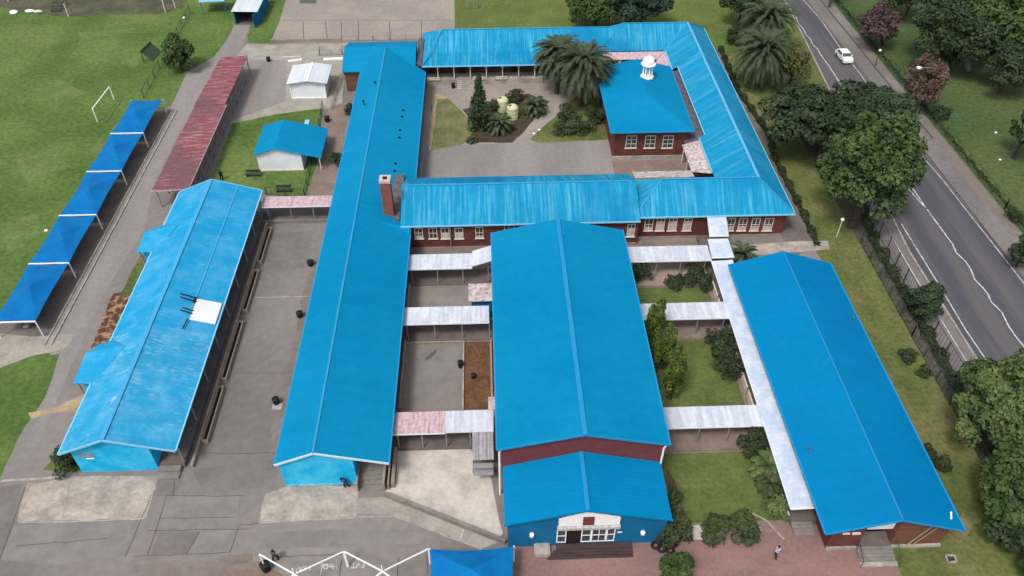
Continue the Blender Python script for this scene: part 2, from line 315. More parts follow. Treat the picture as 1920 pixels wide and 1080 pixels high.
# front of the school
flat('front_paving',W3(.9,33.3,14,36),brickpave,3)
flat('front_lawn',[(1600,1048),(1680,1048),(1700,1100),(2300,1300),(1850,720),(37.9,60,0),(37.9,33.5,0)],grass_olive,4)
flat('sandy_paving',[(78,905),(130,893),(296,892),(272,972),(32,979),(48,905)],conc_sand,4,wob=.05)
line((75,938),(285,935),.07,kerb_m) if 0 else None
flat('sandy_paving',[(497,927),(537,913),(672,911),(670,936),(668,968),(486,979)],conc_sand,4,wob=.05)
flat('pale_yard',[(745,842),(880,842),(918,884),(942,1000),(930,1018),(722,930),(724,908),(742,902)],conc_white,4,wob=.06)
flat('ramp_path',[(668,934),(722,932),(748,944),(950,1012),(900,1030),(738,966),(668,962)],conc,5,wob=.04)
flat('earth_bed',[(160,690),(176,640),(212,550),(262,545),(235,600),(205,660),(170,700)],ember,6,wob=.12)
flat('earth_bed',[(50,775),(110,762),(160,735),(150,775),(110,772),(60,785)],sand,6,wob=.12)
flat('grass_edge',[(222,560),(262,480),(282,478),(262,545)],grass_olive,7,wob=.1)
flat('grass_edge',[(84,880),(110,840),(150,790),(150,885)],grass_lawn,7,wob=.12)
flat('paving_strip',W3(-41.2,-39.2,72,82),conc_sand,7)
flat('earth_bed',W3(-3.0,-.2,49.7,58.9),dirt,6)
tone_stain=mat('brown_stained_asphalt',(.175,.120,.085),(.165,.148,.142),.5,.4,.6,var=.12,fine=2)
flat('earth_bed',[(195,900),(1480,1075),(1440,1076)][:0] or [(400,1085),(440,1060),(480,1052),(560,1085)],tone_stain,4,wob=.3)
# lawns between hall and east block
for (y0,y1) in ((36.5,43.8),(47.6,58.4),(61.9,66.8)): flat('quad_lawn',W3(15.4,24.9,y0,y1),grass_lawn,4,wob=.05)
flat('quad_paving',W3(14.9,25.4,36.01,75),brownpave,3)
flat('planting_bed',[(1250,880),(1266,900),(1282,960),(1300,1014),(1258,1014)],bedsoil,5,wob=.1)
flat('quad_path',[(1298,985),(1318,985),(1320,1012),(1300,1012)],conc_white,6)
line((1406,960),(1440,978),.18,kerb_m,'lawn_edging',6); line((1440,978),(1470,1012),.18,kerb_m,'lawn_edging',6); line((1318,985),(1335,974),.12,kerb_m,'lawn_edging',6); line((1335,974),(1400,972),.12,kerb_m,'lawn_edging',6); line((1400,972),(1428,992),.12,kerb_m,'lawn_edging',6); line((1428,992),(1420,1010),.12,kerb_m,'lawn_edging',6)
flat('oil_stain',[(798,672),(808,662),(818,655),(820,658),(812,668),(803,674),(797,678)],crackm,4)
for P_ in ([(60,165),(120,150),(170,175),(110,190)],[(250,200),(262,190),(268,205),(230,250),(205,270),(215,240)],[(20,300),(100,285),(130,310),(60,340)],[(225,105),(262,100),(258,125),(228,122)],[(0,420),(60,400),(80,440),(10,470)],[(150,60),(260,52),(250,62),(160,72)]):
    flat('worn_grass',P_,mat('worn_grass',(.110,.150,.050),(.080,.130,.030),.35,.42,.58,var=.25,fine=2,bump=.4),2,wob=.5)
for P_ in ([(1560,560),(1585,575),(1640,690),(1625,700)],[(1640,700),(1660,690),(1750,860),(1735,870)],[(1800,960),(1830,980),(1800,1020),(1770,1000)],[(1400,170),(1450,200),(1440,225),(1400,200)]):
    flat('worn_grass',P_,mat('dry_verge_grass',(.16,.14,.065),(.12,.118,.04),.5,.42,.58,stretch=(1.5,.4,1),var=.25,fine=2,bump=.4),6,wob=.35)
flat('mat_patch',[(562,-12),(594,-12),(593,7),(562,6)],mat('green_mat',(.07,.10,.07)),6)
# cracks and joints in the asphalt
for a,b in (((0,1050),(50,905)),((235,1045),(300,892)),((250,1043),(430,1036)),((277,1040),(312,930)),((312,930),(460,930)),((275,995),(465,992)),((430,1038),(448,985)),((448,985),(515,978)),
            ((350,1038),(373,998)),((300,972),(440,970)),((325,930),(328,890)),((30,1024),(200,1010)),((650,1040),(520,1044))): line(a,b,.07)
line((62,940),(284,936),.08,kerb_m,'joint',7); line((132,893),(118,975),.07,kerb_m,'joint',7); line((34,981),(272,973),.12,kerb_m,'joint',7); line((272,973),(297,893),.12,kerb_m,'joint',7); line((0,902),(130,894),.25,kerb_m,'joint',7)
line((486,980),(668,970),.14,kerb_m,'joint',7); line((668,970),(738,968),.12,kerb_m,'joint',7); line((738,968),(902,1030),.12,kerb_m,'joint',7); line((738,966),(748,944),.1,kerb_m,'joint',7); line((862,1012),(870,988),.1,white_paint,'joint',7); line((486,980),(497,927),.1,kerb_m,'joint',7)
line((480,558),(596,556),.14,kerb_m); line((380,850),(520,850),.07); line((425,700),(565,700),.05)
tone=[mat('asphalt_tone_light',(.195,.178,.172),(.165,.150,.145),.4,.4,.6,var=.08,fine=1.5),mat('asphalt_tone_dark',(.140,.124,.118),(.165,.148,.142),.35,.4,.62,var=.10,fine=1.5),mat('asphalt_stained',(.150,.118,.098),(.175,.150,.138),.3,.38,.62,var=.12,fine=1.5)]
for i,(P_,t_) in enumerate((([(312,931),(448,930),(446,975),(300,975)],0),([(298,1000),(372,996),(352,1038),(285,1040)],1),([(380,996),(448,990),(432,1036),(356,1038)],0),([(-60,1080),(0,912),(42,908),(2,1042),(-40,1200)],1),([(26,985),(262,976),(238,1042),(100,1060),(0,1050)],0),([(300,892),(345,888),(330,930),(292,930)],1),
    ([(560,600),(575,520),(592,500),(560,680),(520,850),(500,850),(535,690)],2),([(470,1000),(640,992),(800,1000),(790,1020),(480,1030)],0),([(360,880),(520,860),(515,915),(380,925)],1),([(470,440),(590,432),(575,500),(470,520)],1),([(440,600),(470,590),(430,720),(405,730)],1),([(765,655),(862,650),(868,700),(770,760)],0),([(250,1060),(480,1042),(470,1090),(260,1090)],2))):
    flat('asphalt_patch',P_,tone[t_],3,wob=.06 if t_<2 else .3)
# parking bays and lettering
for a,b in (((604,1057),(601,1079)),((640,1048),(636,1080)),((800,1032),(801,1079)),((748,1044),(745,1079))): line(a,b,.08,white_paint if a[0] in (604,) else crackm,'bay_line',7)
def letters(txt,px,py,size,zrot=math.pi):
    cu_=bpy.data.curves.new('bay_lettering','FONT'); cu_.body=txt; cu_.size=size; cu_.align_x='CENTER'; cu_.offset=.025; cu_.extrude=.004
    o=bpy.data.objects.new('tmp',cu_); C.objects.link(o); dg=bpy.context.evaluated_depsgraph_get(); me=bpy.data.meshes.new_from_object(o.evaluated_get(dg))
    bpy.data.objects.remove(o); q=bpy.data.objects.new('bay_lettering',me); C.objects.link(q); p=G(px,py); q.location=(p[0],p[1],.034); q.rotation_euler=(0,0,zrot)
    me.materials.clear(); me.materials.append(white_paint); q['kind']='structure'; return q
letters('HoD',568,1063,.62,math.pi+.2); letters('HoD',620,1058,.62,math.pi); letters('PVT',672,1056,.66,math.pi-.02)
# ---------------------------------------------------------------- road on the east side
def strip(name,L,R,m,lv,thick=None): return flat(name,L+R[::-1],m,lv,thick=thick)
def at(x,y): return (x,y,0)
def xs_w(y): return 50.9+max(0,(y-72)*.086)      # west kerb
def xs_e(y): return 61.9-max(0,(y-66)*.012)      # east kerb
YS=[-10,20,40,55,66,72,80,90,100,112,125,140,160,200,300,500]
strip('road',[at(xs_w(min(y,150)),y) for y in YS],[at(xs_e(min(y,150)),y) for y in YS],road_m,4)
strip('road_shoulder',[at(xs_e(min(y,150)),y) for y in YS],[at(xs_e(min(y,150))+2.8,y) for y in YS],shoulder,3)
strip('sidewalk',[at(xs_e(min(y,150))+.1,y) for y in YS],[at(66.6-.006*y,y) for y in YS],mat('worn_sidewalk',(.185,.165,.160),(.135,.118,.112),.35,.4,.62,stretch=(1,.5,1),var=.14,fine=1.6,bump=.15,col3=(.165,.135,.120),s3=.05),2)
strip('sidewalk',[at(47.7,y) for y in YS[:8]],[at(xs_w(y)-.05,y) for y in YS[:8]],shoulder,3)
strip('kerb',[at(xs_w(min(y,150))-.32,y) for y in YS],[at(xs_w(min(y,150))-.1,y) for y in YS],kerb_m,5,thick=.13)
strip('kerb',[at(xs_e(min(y,150))+2.75,y) for y in (97,105,112,125,140,160,200)],[at(xs_e(min(y,150))+2.92,y) for y in (97,105,112,125,140,160,200)],crackm,5,thick=.12)
strip('kerb',[at(xs_e(min(y,150))+.12,y) for y in YS],[at(xs_e(min(y,150))+.26,y) for y in YS],crackm,5,thick=.1)
strip('verge_bank',[at(45.3,y) for y in (-10,20,40,60,80,95,110)],[at(47.7,y) if y<90 else at(50.0+(y-90)*.1,y) for y in (-10,20,40,60,80,95,110)],verge,5)
def pline(name,pts,w,m,lv):
    P=[Vector(G(*p)) for p in pts]; mb=MB(); n=len(P); L=[];R=[]
    for i in range(n):
        d=(P[min(i+1,n-1)]-P[max(i-1,0)]).normalized(); r=Vector((-d.y,d.x,0))*w/2; L.append(P[i]-r); R.append(P[i]+r)
    mb.add([(v.x,v.y,.004*lv) for v in L+R],[(i,i+1,n+i+1,n+i) for i in range(n-1)]); return O(name,mb,m,kind='structure')
pline('centre_line',[(1470,2),(1481,12),(1484,22),(1493,32),(1497,44),(1506,54),(1511,65),(1520,74),(1524,84),(1533,92),(1537,100),(1555,125),(1568,145),(1600,195),(1650,270),(1706,345),(1738,393),(1786,458),(1793,474),(1810,490),(1820,505),(1828,525),(1843,540),(1853,553),(1858,566),(1878,585),(1890,610),(1905,632),(1916,645),(1960,700)],.17,white_paint,6)
pline('lane_line',[(1710,352),(1738,393)],.16,white_paint,7)
pline('lane_line',[(1704,355),(1722,376),(1741,396)],.16,white_paint,7)
pline('edge_line',[(1506,0),(1538,35),(1575,90),(1612,138),(1660,205),(1716,278),(1768,338),(1820,405),(1860,455),(1930,545)],.12,white_paint,7)
pline('edge_line',[(1690,420),(1764,540),(1810,618),(1866,700)],.14,white_paint,6)
pline('edge_line',[(1667,437),(1740,560),(1842,726)],.12,white_paint,6)
flat('asphalt_patch',[(1822,420),(1840,418),(1882,478),(1884,486),(1870,478)],road_m,5)
# ---------------------------------------------------------------- building helpers
def gable_y(B,xl,xr,xm,y0,y1,zl,zr,zm,m,t=.12,name='roof',label=None):
    vs=[(xl,y0,zl),(xm,y0,zm),(xr,y0,zr),(xl,y1,zl),(xm,y1,zm),(xr,y1,zr)]
    return O(name,MB().shell(vs,[(0,1,4,3),(1,2,5,4)],t),m,B,label=label)
def fascia_y(B,xl,xr,xm,y,zl,zr,zm,m,d=.22,sgn=-1):
    y=y+sgn*.04; mb=MB()
    mb.beam((xl-.05,y,zl-.06),(xm,y,zm-.06),.07,d,up=(0,0,1)); mb.beam((xm,y+.004*sgn,zm-.06),(xr+.05,y+.004*sgn,zr-.06),.07,d)
    return O('fascia',mb,m,B)
def gutters(B,xl,xr,y0,y1,zl,zr,m):
    O('gutter',MB().beam((xl-.07,y0,zl-.06),(xl-.07,y1,zl-.06),.13,.13),m,B); O('gutter',MB().beam((xr+.07,y0,zr-.06),(xr+.07,y1,zr-.06),.13,.13),m,B)
def beams(name,L,w,h,m,B):
    for p,q in L: O(name,MB().beam(p,q,w,h),m,B)
def ridge(B,p,q,m,w=.35):
    return O('ridge_cap',MB().beam((p[0],p[1],p[2]+.02),(q[0],q[1],q[2]+.02),w,.07),m,B)
def win(B,x0,x1,z0,z1,y,fr=None,pane=None,blind=0,rows=2,cols=2,sill=True,name='window'):
    "window on a wall whose outer face is at y and looks to -y"
    fr=fr or cream; w=.09; mb=MB()
    mb.box(x0,x0+w,y-.07,y+.02,z0,z1).box(x1-w,x1,y-.07,y+.02,z0,z1).box(x0+w,x1-w,y-.068,y+.02,z1-w,z1).box(x0+w,x1-w,y-.068,y+.02,z0,z0+w)
    for k in range(1,rows): zz=z0+(z1-z0)*k/rows; mb.box(x0+w,x1-w,y-.062,y+.02,zz-.035,zz+.035)
    f=O(name,mb,fr,B)
    for k in range(1,cols):
        xx=x0+(x1-x0)*k/cols; MBm=MB().box(xx-.03,xx+.03,y-.058,y+.01,z0+w,z1-w); O('mullion',MBm,fr,f)
    O('pane',MB().box(x0+w,x1-w,y-.03,y+.02,z0+w,z1-w),glassm,f)
    if blind: O('blind',MB().box(x0+w,x1-w,y-.045,y-.032,z0+w,z0+w+(z1-z0-2*w)*blind),blindm,f)
    if sill: O('sill',MB().box(x0-.1,x1+.1,y-.16,y+.02,z0-.1,z0-.003),fr,f)
    return f
# ---------------------------------------------------------------- A: light blue classroom block on the left
A=T('classroom_block','long light blue classroom block with faded patched roof and bright blue gable wall','school building',(-34.5,43.6,0))
O('wall',MB().profy([(-38.0,0),(-31,0),(-31,4.0),(-34.3,5.05),(-38.0,3.45)],43.7,82.2),wall_blue,A)
for y0,y1,mm in ((43.25,57.5,roof_a2),(57.5,82.7,roof_a)):
    O('roof',MB().shell([(-38.7,y0,3.45),(-34.3,y0,5.3),(-28.5,y0,3.45),(-38.7,y1,3.45),(-34.3,y1,5.3),(-28.5,y1,3.45)],[(0,1,4,3),(1,2,5,4)]),mm,A,label='faded patchy end of the light blue roof' if mm is roof_a2 else None)
fascia_y(A,-38.7,-28.5,-34.3,43.25,3.45,3.45,5.3,fascia_l); fascia_y(A,-38.7,-28.5,-34.3,82.7,3.45,3.45,5.3,fascia_l,sgn=1)
gutters(A,-38.7,-28.5,43.25,82.7,3.45,3.45,fascia_l); ridge(A,(-34.3,43.3,5.3),(-34.3,82.6,5.3),ridge_a,.42)
O('roof_seam',MB().beam((-31.2,60,4.34),(-31.2,82.6,4.34),.14,.04),ridge_a,A)
O('verandah_floor',MB().box(-31,-28.6,43.9,82.2,0,.62),floorm,A)
O('step',MB().box(-31,-28.9,43.25,43.9,0,.4).box(-31,-28.9,42.6,43.25,0,.2),plinth,A)
for k in range(9): O('verandah_post',MB().box(-28.85,-28.72,44.2+k*4.7,44.33+k*4.7,.62,3.42),steel,A)
x0,z0=GY(139,862,43.7); O('louvre_vent',MB().box(-37.4,-36.1,43.66,43.7,2.75,2.84).box(-37.4,-36.1,43.66,43.7,2.6,2.69).box(-37.4,-36.1,43.66,43.7,2.45,2.54).box(-37.4,-36.1,43.66,43.7,2.3,2.39),steel,A)
O('plaque',MB().box(-36.9,-36.2,43.65,43.7,2.0,2.12),white,A)
# porches on the west side of A
for i,(ya,yb) in enumerate(((71.7,76.0),(52.0,57.0))):
    ym=(ya+yb)/2
    vs=[(-40.8,ya,2.95),(-40.8,yb,2.95),(-38.0,yb+.2,3.4),(-38.0,ya-.6,3.4),(-40.2,ym+.6,3.55),(-36.6,ym+.6,4.45)]
    O('porch_roof',MB().shell([(-40.8,ya,2.95),(-38.4,ya-.7,3.55),(-36.4,ym+.9,4.5),(-40.6,ym+.9,3.5),(-40.0,yb,3.1),(-38.4,yb+.1,3.55)],[(0,1,2,3),(3,2,5,4)],.1),roof_a,A)
    O('porch_wall',MB().box(-40.3,-38.0,ya+.5,yb-.5,0,2.9),wall_blue,A)
    for y in (ya+.2,yb-.3): O('porch_post',MB().box(-40.6,-40.48,y,y+.12,0,2.9),steel,A)
# solar heater on A
p=[(-31.0,58.9,4.45),(-28.6,58.9,3.68),(-28.6,62.0,3.68),(-31.0,62.0,4.45)]
sp=O('solar_panel',MB().shell(p,[(0,1,2,3)],.1),white_wall,A)
for k,(yy,l) in enumerate(((62.0,1.6),(61.5,1.5),(60.1,.9),(59.7,1.0))): O('pipe',MB().beam((-31.05-l,yy+.15,4.66+l*.27),(-30.9,yy,4.50),.10,.08),black,sp)
O('pipe',MB().beam((-31.15,58.9,4.52),(-31.3,57.4,4.56),.10,.08),black,sp); O('pipe',MB().beam((-31.15,62.1,4.52),(-31.15,61.3,4.52),.14,.12),black,sp)
# ---------------------------------------------------------------- B: long central block
Bb=T('long_classroom_block','very long mid blue roofed block with brick chimney beside it and cyan gable end','school building',(-16,41.4,0))
O('wall',MB().profy([(-19.0,0),(-12.5,0),(-12.5,3.95),(-15.7,4.95),(-19.0,3.55)],41.5,113.3),wall_blue,Bb)
O('base_band',MB().box(-19.0,-12.5,41.44,41.5,0,.28),mat('faded_blue_band',(.10,.36,.50),(.3,.42,.48),3,.45,.6),Bb)
vs=[(-19.25,41.3,3.65),(-15.7,41.3,5.2),(-9.4,41.3,3.4),(-19.25,123.4,3.65),(-15.7,123.4,5.2),(-9.4,117.3,3.4),(-9.4,113.6,3.4)]
O('roof',MB().shell([(-19.25,41.3,3.65),(-15.7,41.3,5.2),(-9.4,41.3,3.4),(-9.4,113.45,3.4),(-15.7,118.5,5.2),(-19.25,113.45,3.65)],[(0,1,4,5),(1,2,3,4)]),roof_blue,Bb)
O('roof',MB().shell([(-22.2,113.4,3.60),(-10.9,113.4,3.60),(-10.9,118.5,5.22),(-22.2,118.5,5.22),(-22.2,123.5,3.62),(-10.9,123.5,3.62)],[(0,1,2,3),(3,2,5,4)]),roof_blue,Bb,label='cross gable at the far end')
O('wing_wall',MB().profx([(113.9,0),(123.1,0),(123.1,3.4),(118.5,4.9),(113.9,3.4)],-21.9,-11.2),brick_o,Bb)
fascia_y(Bb,-19.25,-9.4,-15.7,41.3,3.65,3.4,5.2,mat('pale_fascia',(.50,.62,.68),var=.05))
gutters(Bb,-19.25,-9.4,41.3,113.4,3.65,3.4,fascia_b); ridge(Bb,(-15.7,41.35,5.2),(-15.7,118,5.2),ridge_f,.2)
O('verandah_floor',MB().box(-12.5,-9.75,43.4,82,0,1.05),floorm,Bb)
for k in range(6):
    z=.88-.17*k; O('step',MB().box(-12.35,-10.2,43.4-.42*(k+1),43.4-.42*k,0,z),plinth,Bb)
O('stair_wall',MB().box(-12.5,-12.36,40.7,43.4,0,1.2),brownm,Bb); O('stair_wall',MB().box(-10.19,-9.95,40.7,43.4,0,1.2),brownm,Bb)
for k in range(15): O('verandah_post',MB().box(-9.92,-9.78,44+k*4.9,44.14+k*4.9,1.05 if k<8 else 0,3.3),steel,Bb)
for k,(px,py) in enumerate(((703,157),(682,193),(756,210),(754,222),(750,247),(749,261),(742,310),(740,324))):
    z=4.55 if px<710 else 3.95
    if px<710: z=4.9
    g=G(px,py,z); O('roof_vent',MB().lathe((g[0],g[1],z-.3),[(.09,0),(.09,.55),(.17,.57),(.14,.7),(.02,.74)],8),black,Bb)
# chimney
ch=T('brick_chimney','tall red brick chimney with white capped top rising beside the long blue roof','chimney',(-12.0,76.6,0))
O('shaft',MB().box(-12.6,-11.4,76.1,77.3,0,8.7),chimbrick,ch); O('cap',MB().box(-12.65,-11.35,76.05,77.35,8.75,9.1),mat('chimney_cap',(.50,.42,.38),(.38,.3,.27),2,.4,.6),ch); O('flue',MB().box(-12.25,-11.75,76.45,76.95,9.1,9.16),black,ch)
# ---------------------------------------------------------------- courtyard building (south, east, north wings)
K=T('courtyard_building','brick school building with weathered turquoise roofs wrapped around the palm courtyard','school building',(13,74.4,0))
O('wall',MB().profx([(74.6,0),(83.8,0),(83.8,3.4),(79.3,5.6),(74.6,3.8)],-9.9,17.85),brick,K)
O('wall',MB().box(17.85,36.1,75.75,82.8,0,3.5),brick,K)
O('wall',MB().box(31.2,36.1,82.8,126.3,0,3.5),brick,K)
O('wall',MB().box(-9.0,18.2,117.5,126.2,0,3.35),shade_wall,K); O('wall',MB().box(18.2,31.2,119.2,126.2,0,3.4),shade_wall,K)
# roofs
vsW=[(-10.5,74.15,4.0),(17.9,74.15,4.0),(17.9,79.5,6.05),(-10.5,79.5,6.05),(-10.5,84.4,3.7),(17.9,84.4,3.7)]
O('south_wing_roof',MB().shell(vsW,[(0,1,2,3),(3,2,5,4)]),roof_sy,K)
O('east_wing_roof',MB().shell([(17.3,75.2,3.75),(36.8,75.2,3.75),(36.8,126.9,3.6),(18.4,126.9,3.6),(17.3,83.2,3.6),(28.9,83.2,3.6),(28.9,118.9,3.6),(18.4,118.9,3.6),(21.0,79.2,6.4),(32.85,79.2,6.4),(32.85,122.9,6.4),(22.2,122.9,6.4),(28.9,92.8,3.6),(29.6,92.8,4.096),(29.6,112.5,4.096),(28.9,112.5,3.6)],
   [(0,1,9,8),(5,4,8,9),(4,0,8),(1,2,10,9),(6,15,14,13,12,5,9,10),(2,3,11,10),(7,6,10,11),(3,7,11)],.12,[0,0,1,1,1,0,0,1]),[roof_sy,roof_sx],K)
O('north_wing_roof',MB().shell([(-10.0,115.0,3.5),(18.3,115.0,3.5),(18.4,118.9,3.85),(21.7,122.4,6.05),(-6.9,122.4,6.05),(-10.3,126.8,3.6),(18.2,126.8,3.6),(-8.6,118.9,3.85)],[(0,1,2,7),(7,2,3,4),(0,7,4,5),(4,3,6,5)],.12,[0,0,0,0]),roof_sy,K)
beams('gutter',[((-10.5,74.1,3.9),(17.9,74.1,3.9)),((17.3,75.15,3.66),(36.8,75.15,3.66)),((36.85,75.2,3.64),(36.85,126.9,3.5)),((28.85,84.6,3.52),(28.85,92.8,3.52)),((29.55,92.8,4.02),(29.55,112.5,4.02)),((28.85,112.5,3.52),(28.85,118.9,3.52)),((-10,114.95,3.42),(18.3,114.95,3.42))],.11,.17,fascia_l,K)
beams('ridge_cap',[((-10.4,79.5,6.07),(17.3,79.5,6.07)),((21,79.2,6.42),(32.85,79.2,6.42)),((22.2,122.9,6.42),(32.85,122.9,6.42)),((-6.9,122.4,6.07),(21,122.4,6.07))],.26,.05,ridge_k,K)
beams('ridge_cap',[((32.85,79.2,6.42),(32.85,122.9,6.42))],.36,.06,ridge_l,K)
beams('hip_cap',[((17.3,75.2,3.8),(21,79.2,6.42)),((36.8,75.2,3.78),(32.85,79.2,6.42)),((36.8,126.9,3.64),(32.85,122.9,6.42)),((28.9,118.9,3.62),(32.85,122.9,6.42)),((18.4,118.9,3.62),(22.2,122.9,6.42)),((-10,115,3.54),(-6.9,122.4,6.07))],.16,.05,ridge_k,K)
O('base_band',MB().box(-9.8,17.8,74.52,74.6,0,.35).box(18,36.1,75.67,75.75,0,.3),brownm,K)
for (a,b,c,d,bl) in ((776,792,427,447,.25),(803,819,427,447,.0),(826,842,427,447,.55),(852,868,427,447,.6),(891,906,426,446,.2),(1177,1192,420,443,.7)):
    (x0,zt),(x1,_),(_,zb)=GY(a,c,74.6),GY(b,c,74.6),GY(a,d,74.6); win(K,x0,x1,zb,min(zt,3.55),74.6,blind=bl)
win(K,-.3+2.0,2.9,1.9,3.5,74.6,blind=.2)
for (a,b,bl) in ((1208,1226,.3),(1230,1248,.8),(1253,1271,.8),(1281,1299,.8),(1363,1380,.35),(1385,1403,.35),(1409,1427,.35),(1433,1452,.35)):
    (x0,zt),(x1,_),(_,zb)=GY(a+2,409,75.75),GY(b,409,75.75),GY(a,432,75.75); win(K,x0,x1,zb,min(zt,3.4),75.75,blind=bl)
O('downpipe',MB().tube([(7.9-12.6,74.45,0),(7.9-12.6,74.45,3.8)],.06),brownm,K)
# verandah of the north wing
O('verandah_floor',MB().box(-9.4,18.3,115.4,117.5,0,.95),conc_sand,K)
for k in range(11):
    x=-7.6+k*2.55
    mb=MB().box(x-.07,x+.07,115.5,115.64,.95,3.45)
    for s in (-1,1): mb.beam((x,115.57,2.7),(x+s*.5,115.57,3.4),.08,.08)
    O('verandah_post',mb,cream,K)
for x in (-8.2,-1.2,2.4): O('balustrade',MB().box(x-.9,x+.9,115.2,115.35,.95,1.05).box(x-.9,x+.9,115.2,115.35,1.3,1.38).box(x-.9,x-.82,115.2,115.35,1.05,1.3).box(x+.82,x+.9,115.2,115.35,1.05,1.3),cream,K)
for k in range(5): O('step',MB().box(-4.6,-1.9,115.4-.32*(k+1),115.4-.32*k,0,.8-.16*k),kerb_m,K)
for x in (-3.9,4.5,9.6): O('door',MB().box(x-.5,x+.5,117.42,117.5,.95,3.0),darkm,K)
for x in (-8.2,-5.6,1.3,3.1,7.2,12.0): win(K,x-.55,x+.55,2.1,3.1,117.5,fr=cream,blind=.5,sill=False)
# verandah lean-to roofs round the inner side
O('verandah_roof',MB().shell([(18.5,117.2,2.95),(27.2,117.2,2.95),(28.9,118.8,3.45),(18.5,118.8,3.45)],[(0,1,2,3)],.06),pinkm,K)
O('verandah_roof',MB().shell([(26.4,112.5,2.85),(28.9,112.5,3.45),(28.9,118.7,3.45),(27.25,117.15,2.95)],[(0,1,2,3)],.06),pinkm,K)
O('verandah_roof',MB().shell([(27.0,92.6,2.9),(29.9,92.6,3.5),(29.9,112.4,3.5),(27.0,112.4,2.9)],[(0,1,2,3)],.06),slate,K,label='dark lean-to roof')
O('verandah_roof',MB().shell([(26.6,86.0,2.7),(28.9,84.6,3.35),(28.9,92.5,3.35),(26.6,92.5,2.7)],[(0,1,2,3)],.06),pinkw,K)
O('verandah_roof',MB().shell([(18.8,86.2,2.75),(26.5,86.2,2.75),(26.5,84.0,3.3),(18.8,84.0,3.3)],[(0,1,2,3)],.06),pinkw,K)
for k in range(4): O('verandah_post',MB().box(18.9+k*2.4,19.02+k*2.4,117.3,117.42,0,2.9).beam((18.96+k*2.4,117.36,2.3),(19.4+k*2.4,117.36,2.85),.08,.08).beam((18.96+k*2.4,117.36,2.3),(18.5+k*2.4,117.36,2.85),.08,.08),cream,K)
for k in range(3): O('verandah_post',MB().box(26.7,26.82,86.6+k*2.6,86.72+k*2.6,0,2.65),cream,K)
# flashing strip and blue apron where the south wing meets the long block
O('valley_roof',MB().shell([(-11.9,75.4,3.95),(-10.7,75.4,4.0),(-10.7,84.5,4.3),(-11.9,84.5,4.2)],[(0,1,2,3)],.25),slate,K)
O('flashing',MB().shell([(-13.2,74.6,4.5),(-9.3,74.1,3.75),(-9.3,73.2,3.45),(-11.5,74.0,3.95)],[(0,1,2,3)],.08),roof_blue,K)
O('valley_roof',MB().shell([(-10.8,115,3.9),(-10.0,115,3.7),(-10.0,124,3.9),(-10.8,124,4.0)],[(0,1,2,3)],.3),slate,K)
# ---------------------------------------------------------------- library tower with cupola
Lb=T('square_brick_pavilion','square brick pavilion with flat blue hipped roof carrying a white cupola','building',(22.3,93.3,0))
O('wall',MB().box(17.4,27.2,93.3,110.4,0,4.75),brick,Lb)
O('plinth',MB().box(17.3,27.3,93.1,93.3,0,.55),kerb_m,Lb)
O('roof',MB().shell([(16.7,92.4,4.9),(27.9,92.4,4.9),(28.0,110.9,4.9),(16.7,110.9,4.9),(22.8,99.5,6.2),(22.8,110.9,6.2)],[(0,1,4),(1,2,5,4),(0,4,5,3)]),roof_blue,Lb)
beams('gutter',[((16.7,92.35,4.84),(27.9,92.35,4.84)),((16.64,92.4,4.84),(16.64,110.9,4.84)),((27.96,92.4,4.84),(28.05,110.9,4.84))],.11,.15,fascia_b,Lb)
for px in (1185,1220.5,1254):
    (x0,zt),(x1,_),(_,zb)=GY(px-10,254,93.3),GY(px+10,254,93.3),GY(px,277,93.3); win(Lb,x0,x1,zb,zt,93.3,rows=3,cols=2,fr=cream)
for px in (1168,1268):
    x,z=GY(px,294,93.3); O('wall_vent',MB().box(x-.35,x+.35,93.25,93.3,z-.12,z+.14),cream,Lb)
cb=(23.5,105.6,6.0); cs=.80
cup=O('cupola_base',MB().lathe(cb,[(1.25*cs,0),(1.25*cs,.2),(1.05*cs,.3),(1.05*cs,.5)],8),white,Lb)
zc=cb[2]+.5
for k in range(8):
    a=k*math.pi/4+.2; O('column',MB().tube([(cb[0]+.85*cs*math.cos(a),cb[1]+.85*cs*math.sin(a),zc),(cb[0]+.85*cs*math.cos(a),cb[1]+.85*cs*math.sin(a),zc+1.45)],.11,8),white,cup)
O('dome',MB().lathe((cb[0],cb[1],zc+1.45),[(.95*cs,0),(1.4*cs,.06),(1.4*cs,.22),(1.15*cs,.3),(1.12*cs,.55),(1.0*cs,.85),(.75*cs,1.08),(.4*cs,1.24),(.14*cs,1.3),(.1*cs,1.5),(.02,1.6)],8),white,cup)
O('drum',MB().lathe((cb[0],cb[1],zc),[(.5*cs,0),(.5*cs,1.45)],12),mat('shaded_louvre',(.45,.46,.48)),cup)
# ---------------------------------------------------------------- hall
Hh=T('assembly_hall','large assembly hall with broad blue gable roof and lower entrance hall in front','hall',(7.4,40.1,0))
O('wall',MB().profy([(.6,0),(14.3,0),(14.3,6.9),(7.45,8.5),(.6,6.9)],40.1,68.5),brick_m,Hh)
O('roof',MB().shell([(.2,39.8,7),(7.45,39.8,8.72),(14.7,39.8,7),(.2,68.8,7),(7.45,68.8,8.72),(14.7,68.8,7)],[(0,1,4,3),(1,2,5,4)]),roof_blue,Hh)
fascia_y(Hh,.2,14.7,7.45,39.8,7,7,8.72,fascia_b,.2); gutters(Hh,.2,14.7,39.8,68.8,7,7,fascia_b)
O('ridge_cap',MB().beam((7.45,39.8,8.76),(7.45,68.8,8.76),.42,.09),ridge_b,Hh)
O('downpipe',MB().tube([(14.55,39.95,6.8),(14.35,40.0,6.2),(14.35,40.0,0)],.09),white,Hh); O('downpipe',MB().tube([(.45,39.95,6.8),(.35,40.0,6.2),(.35,40.0,0)],.09),white,Hh)
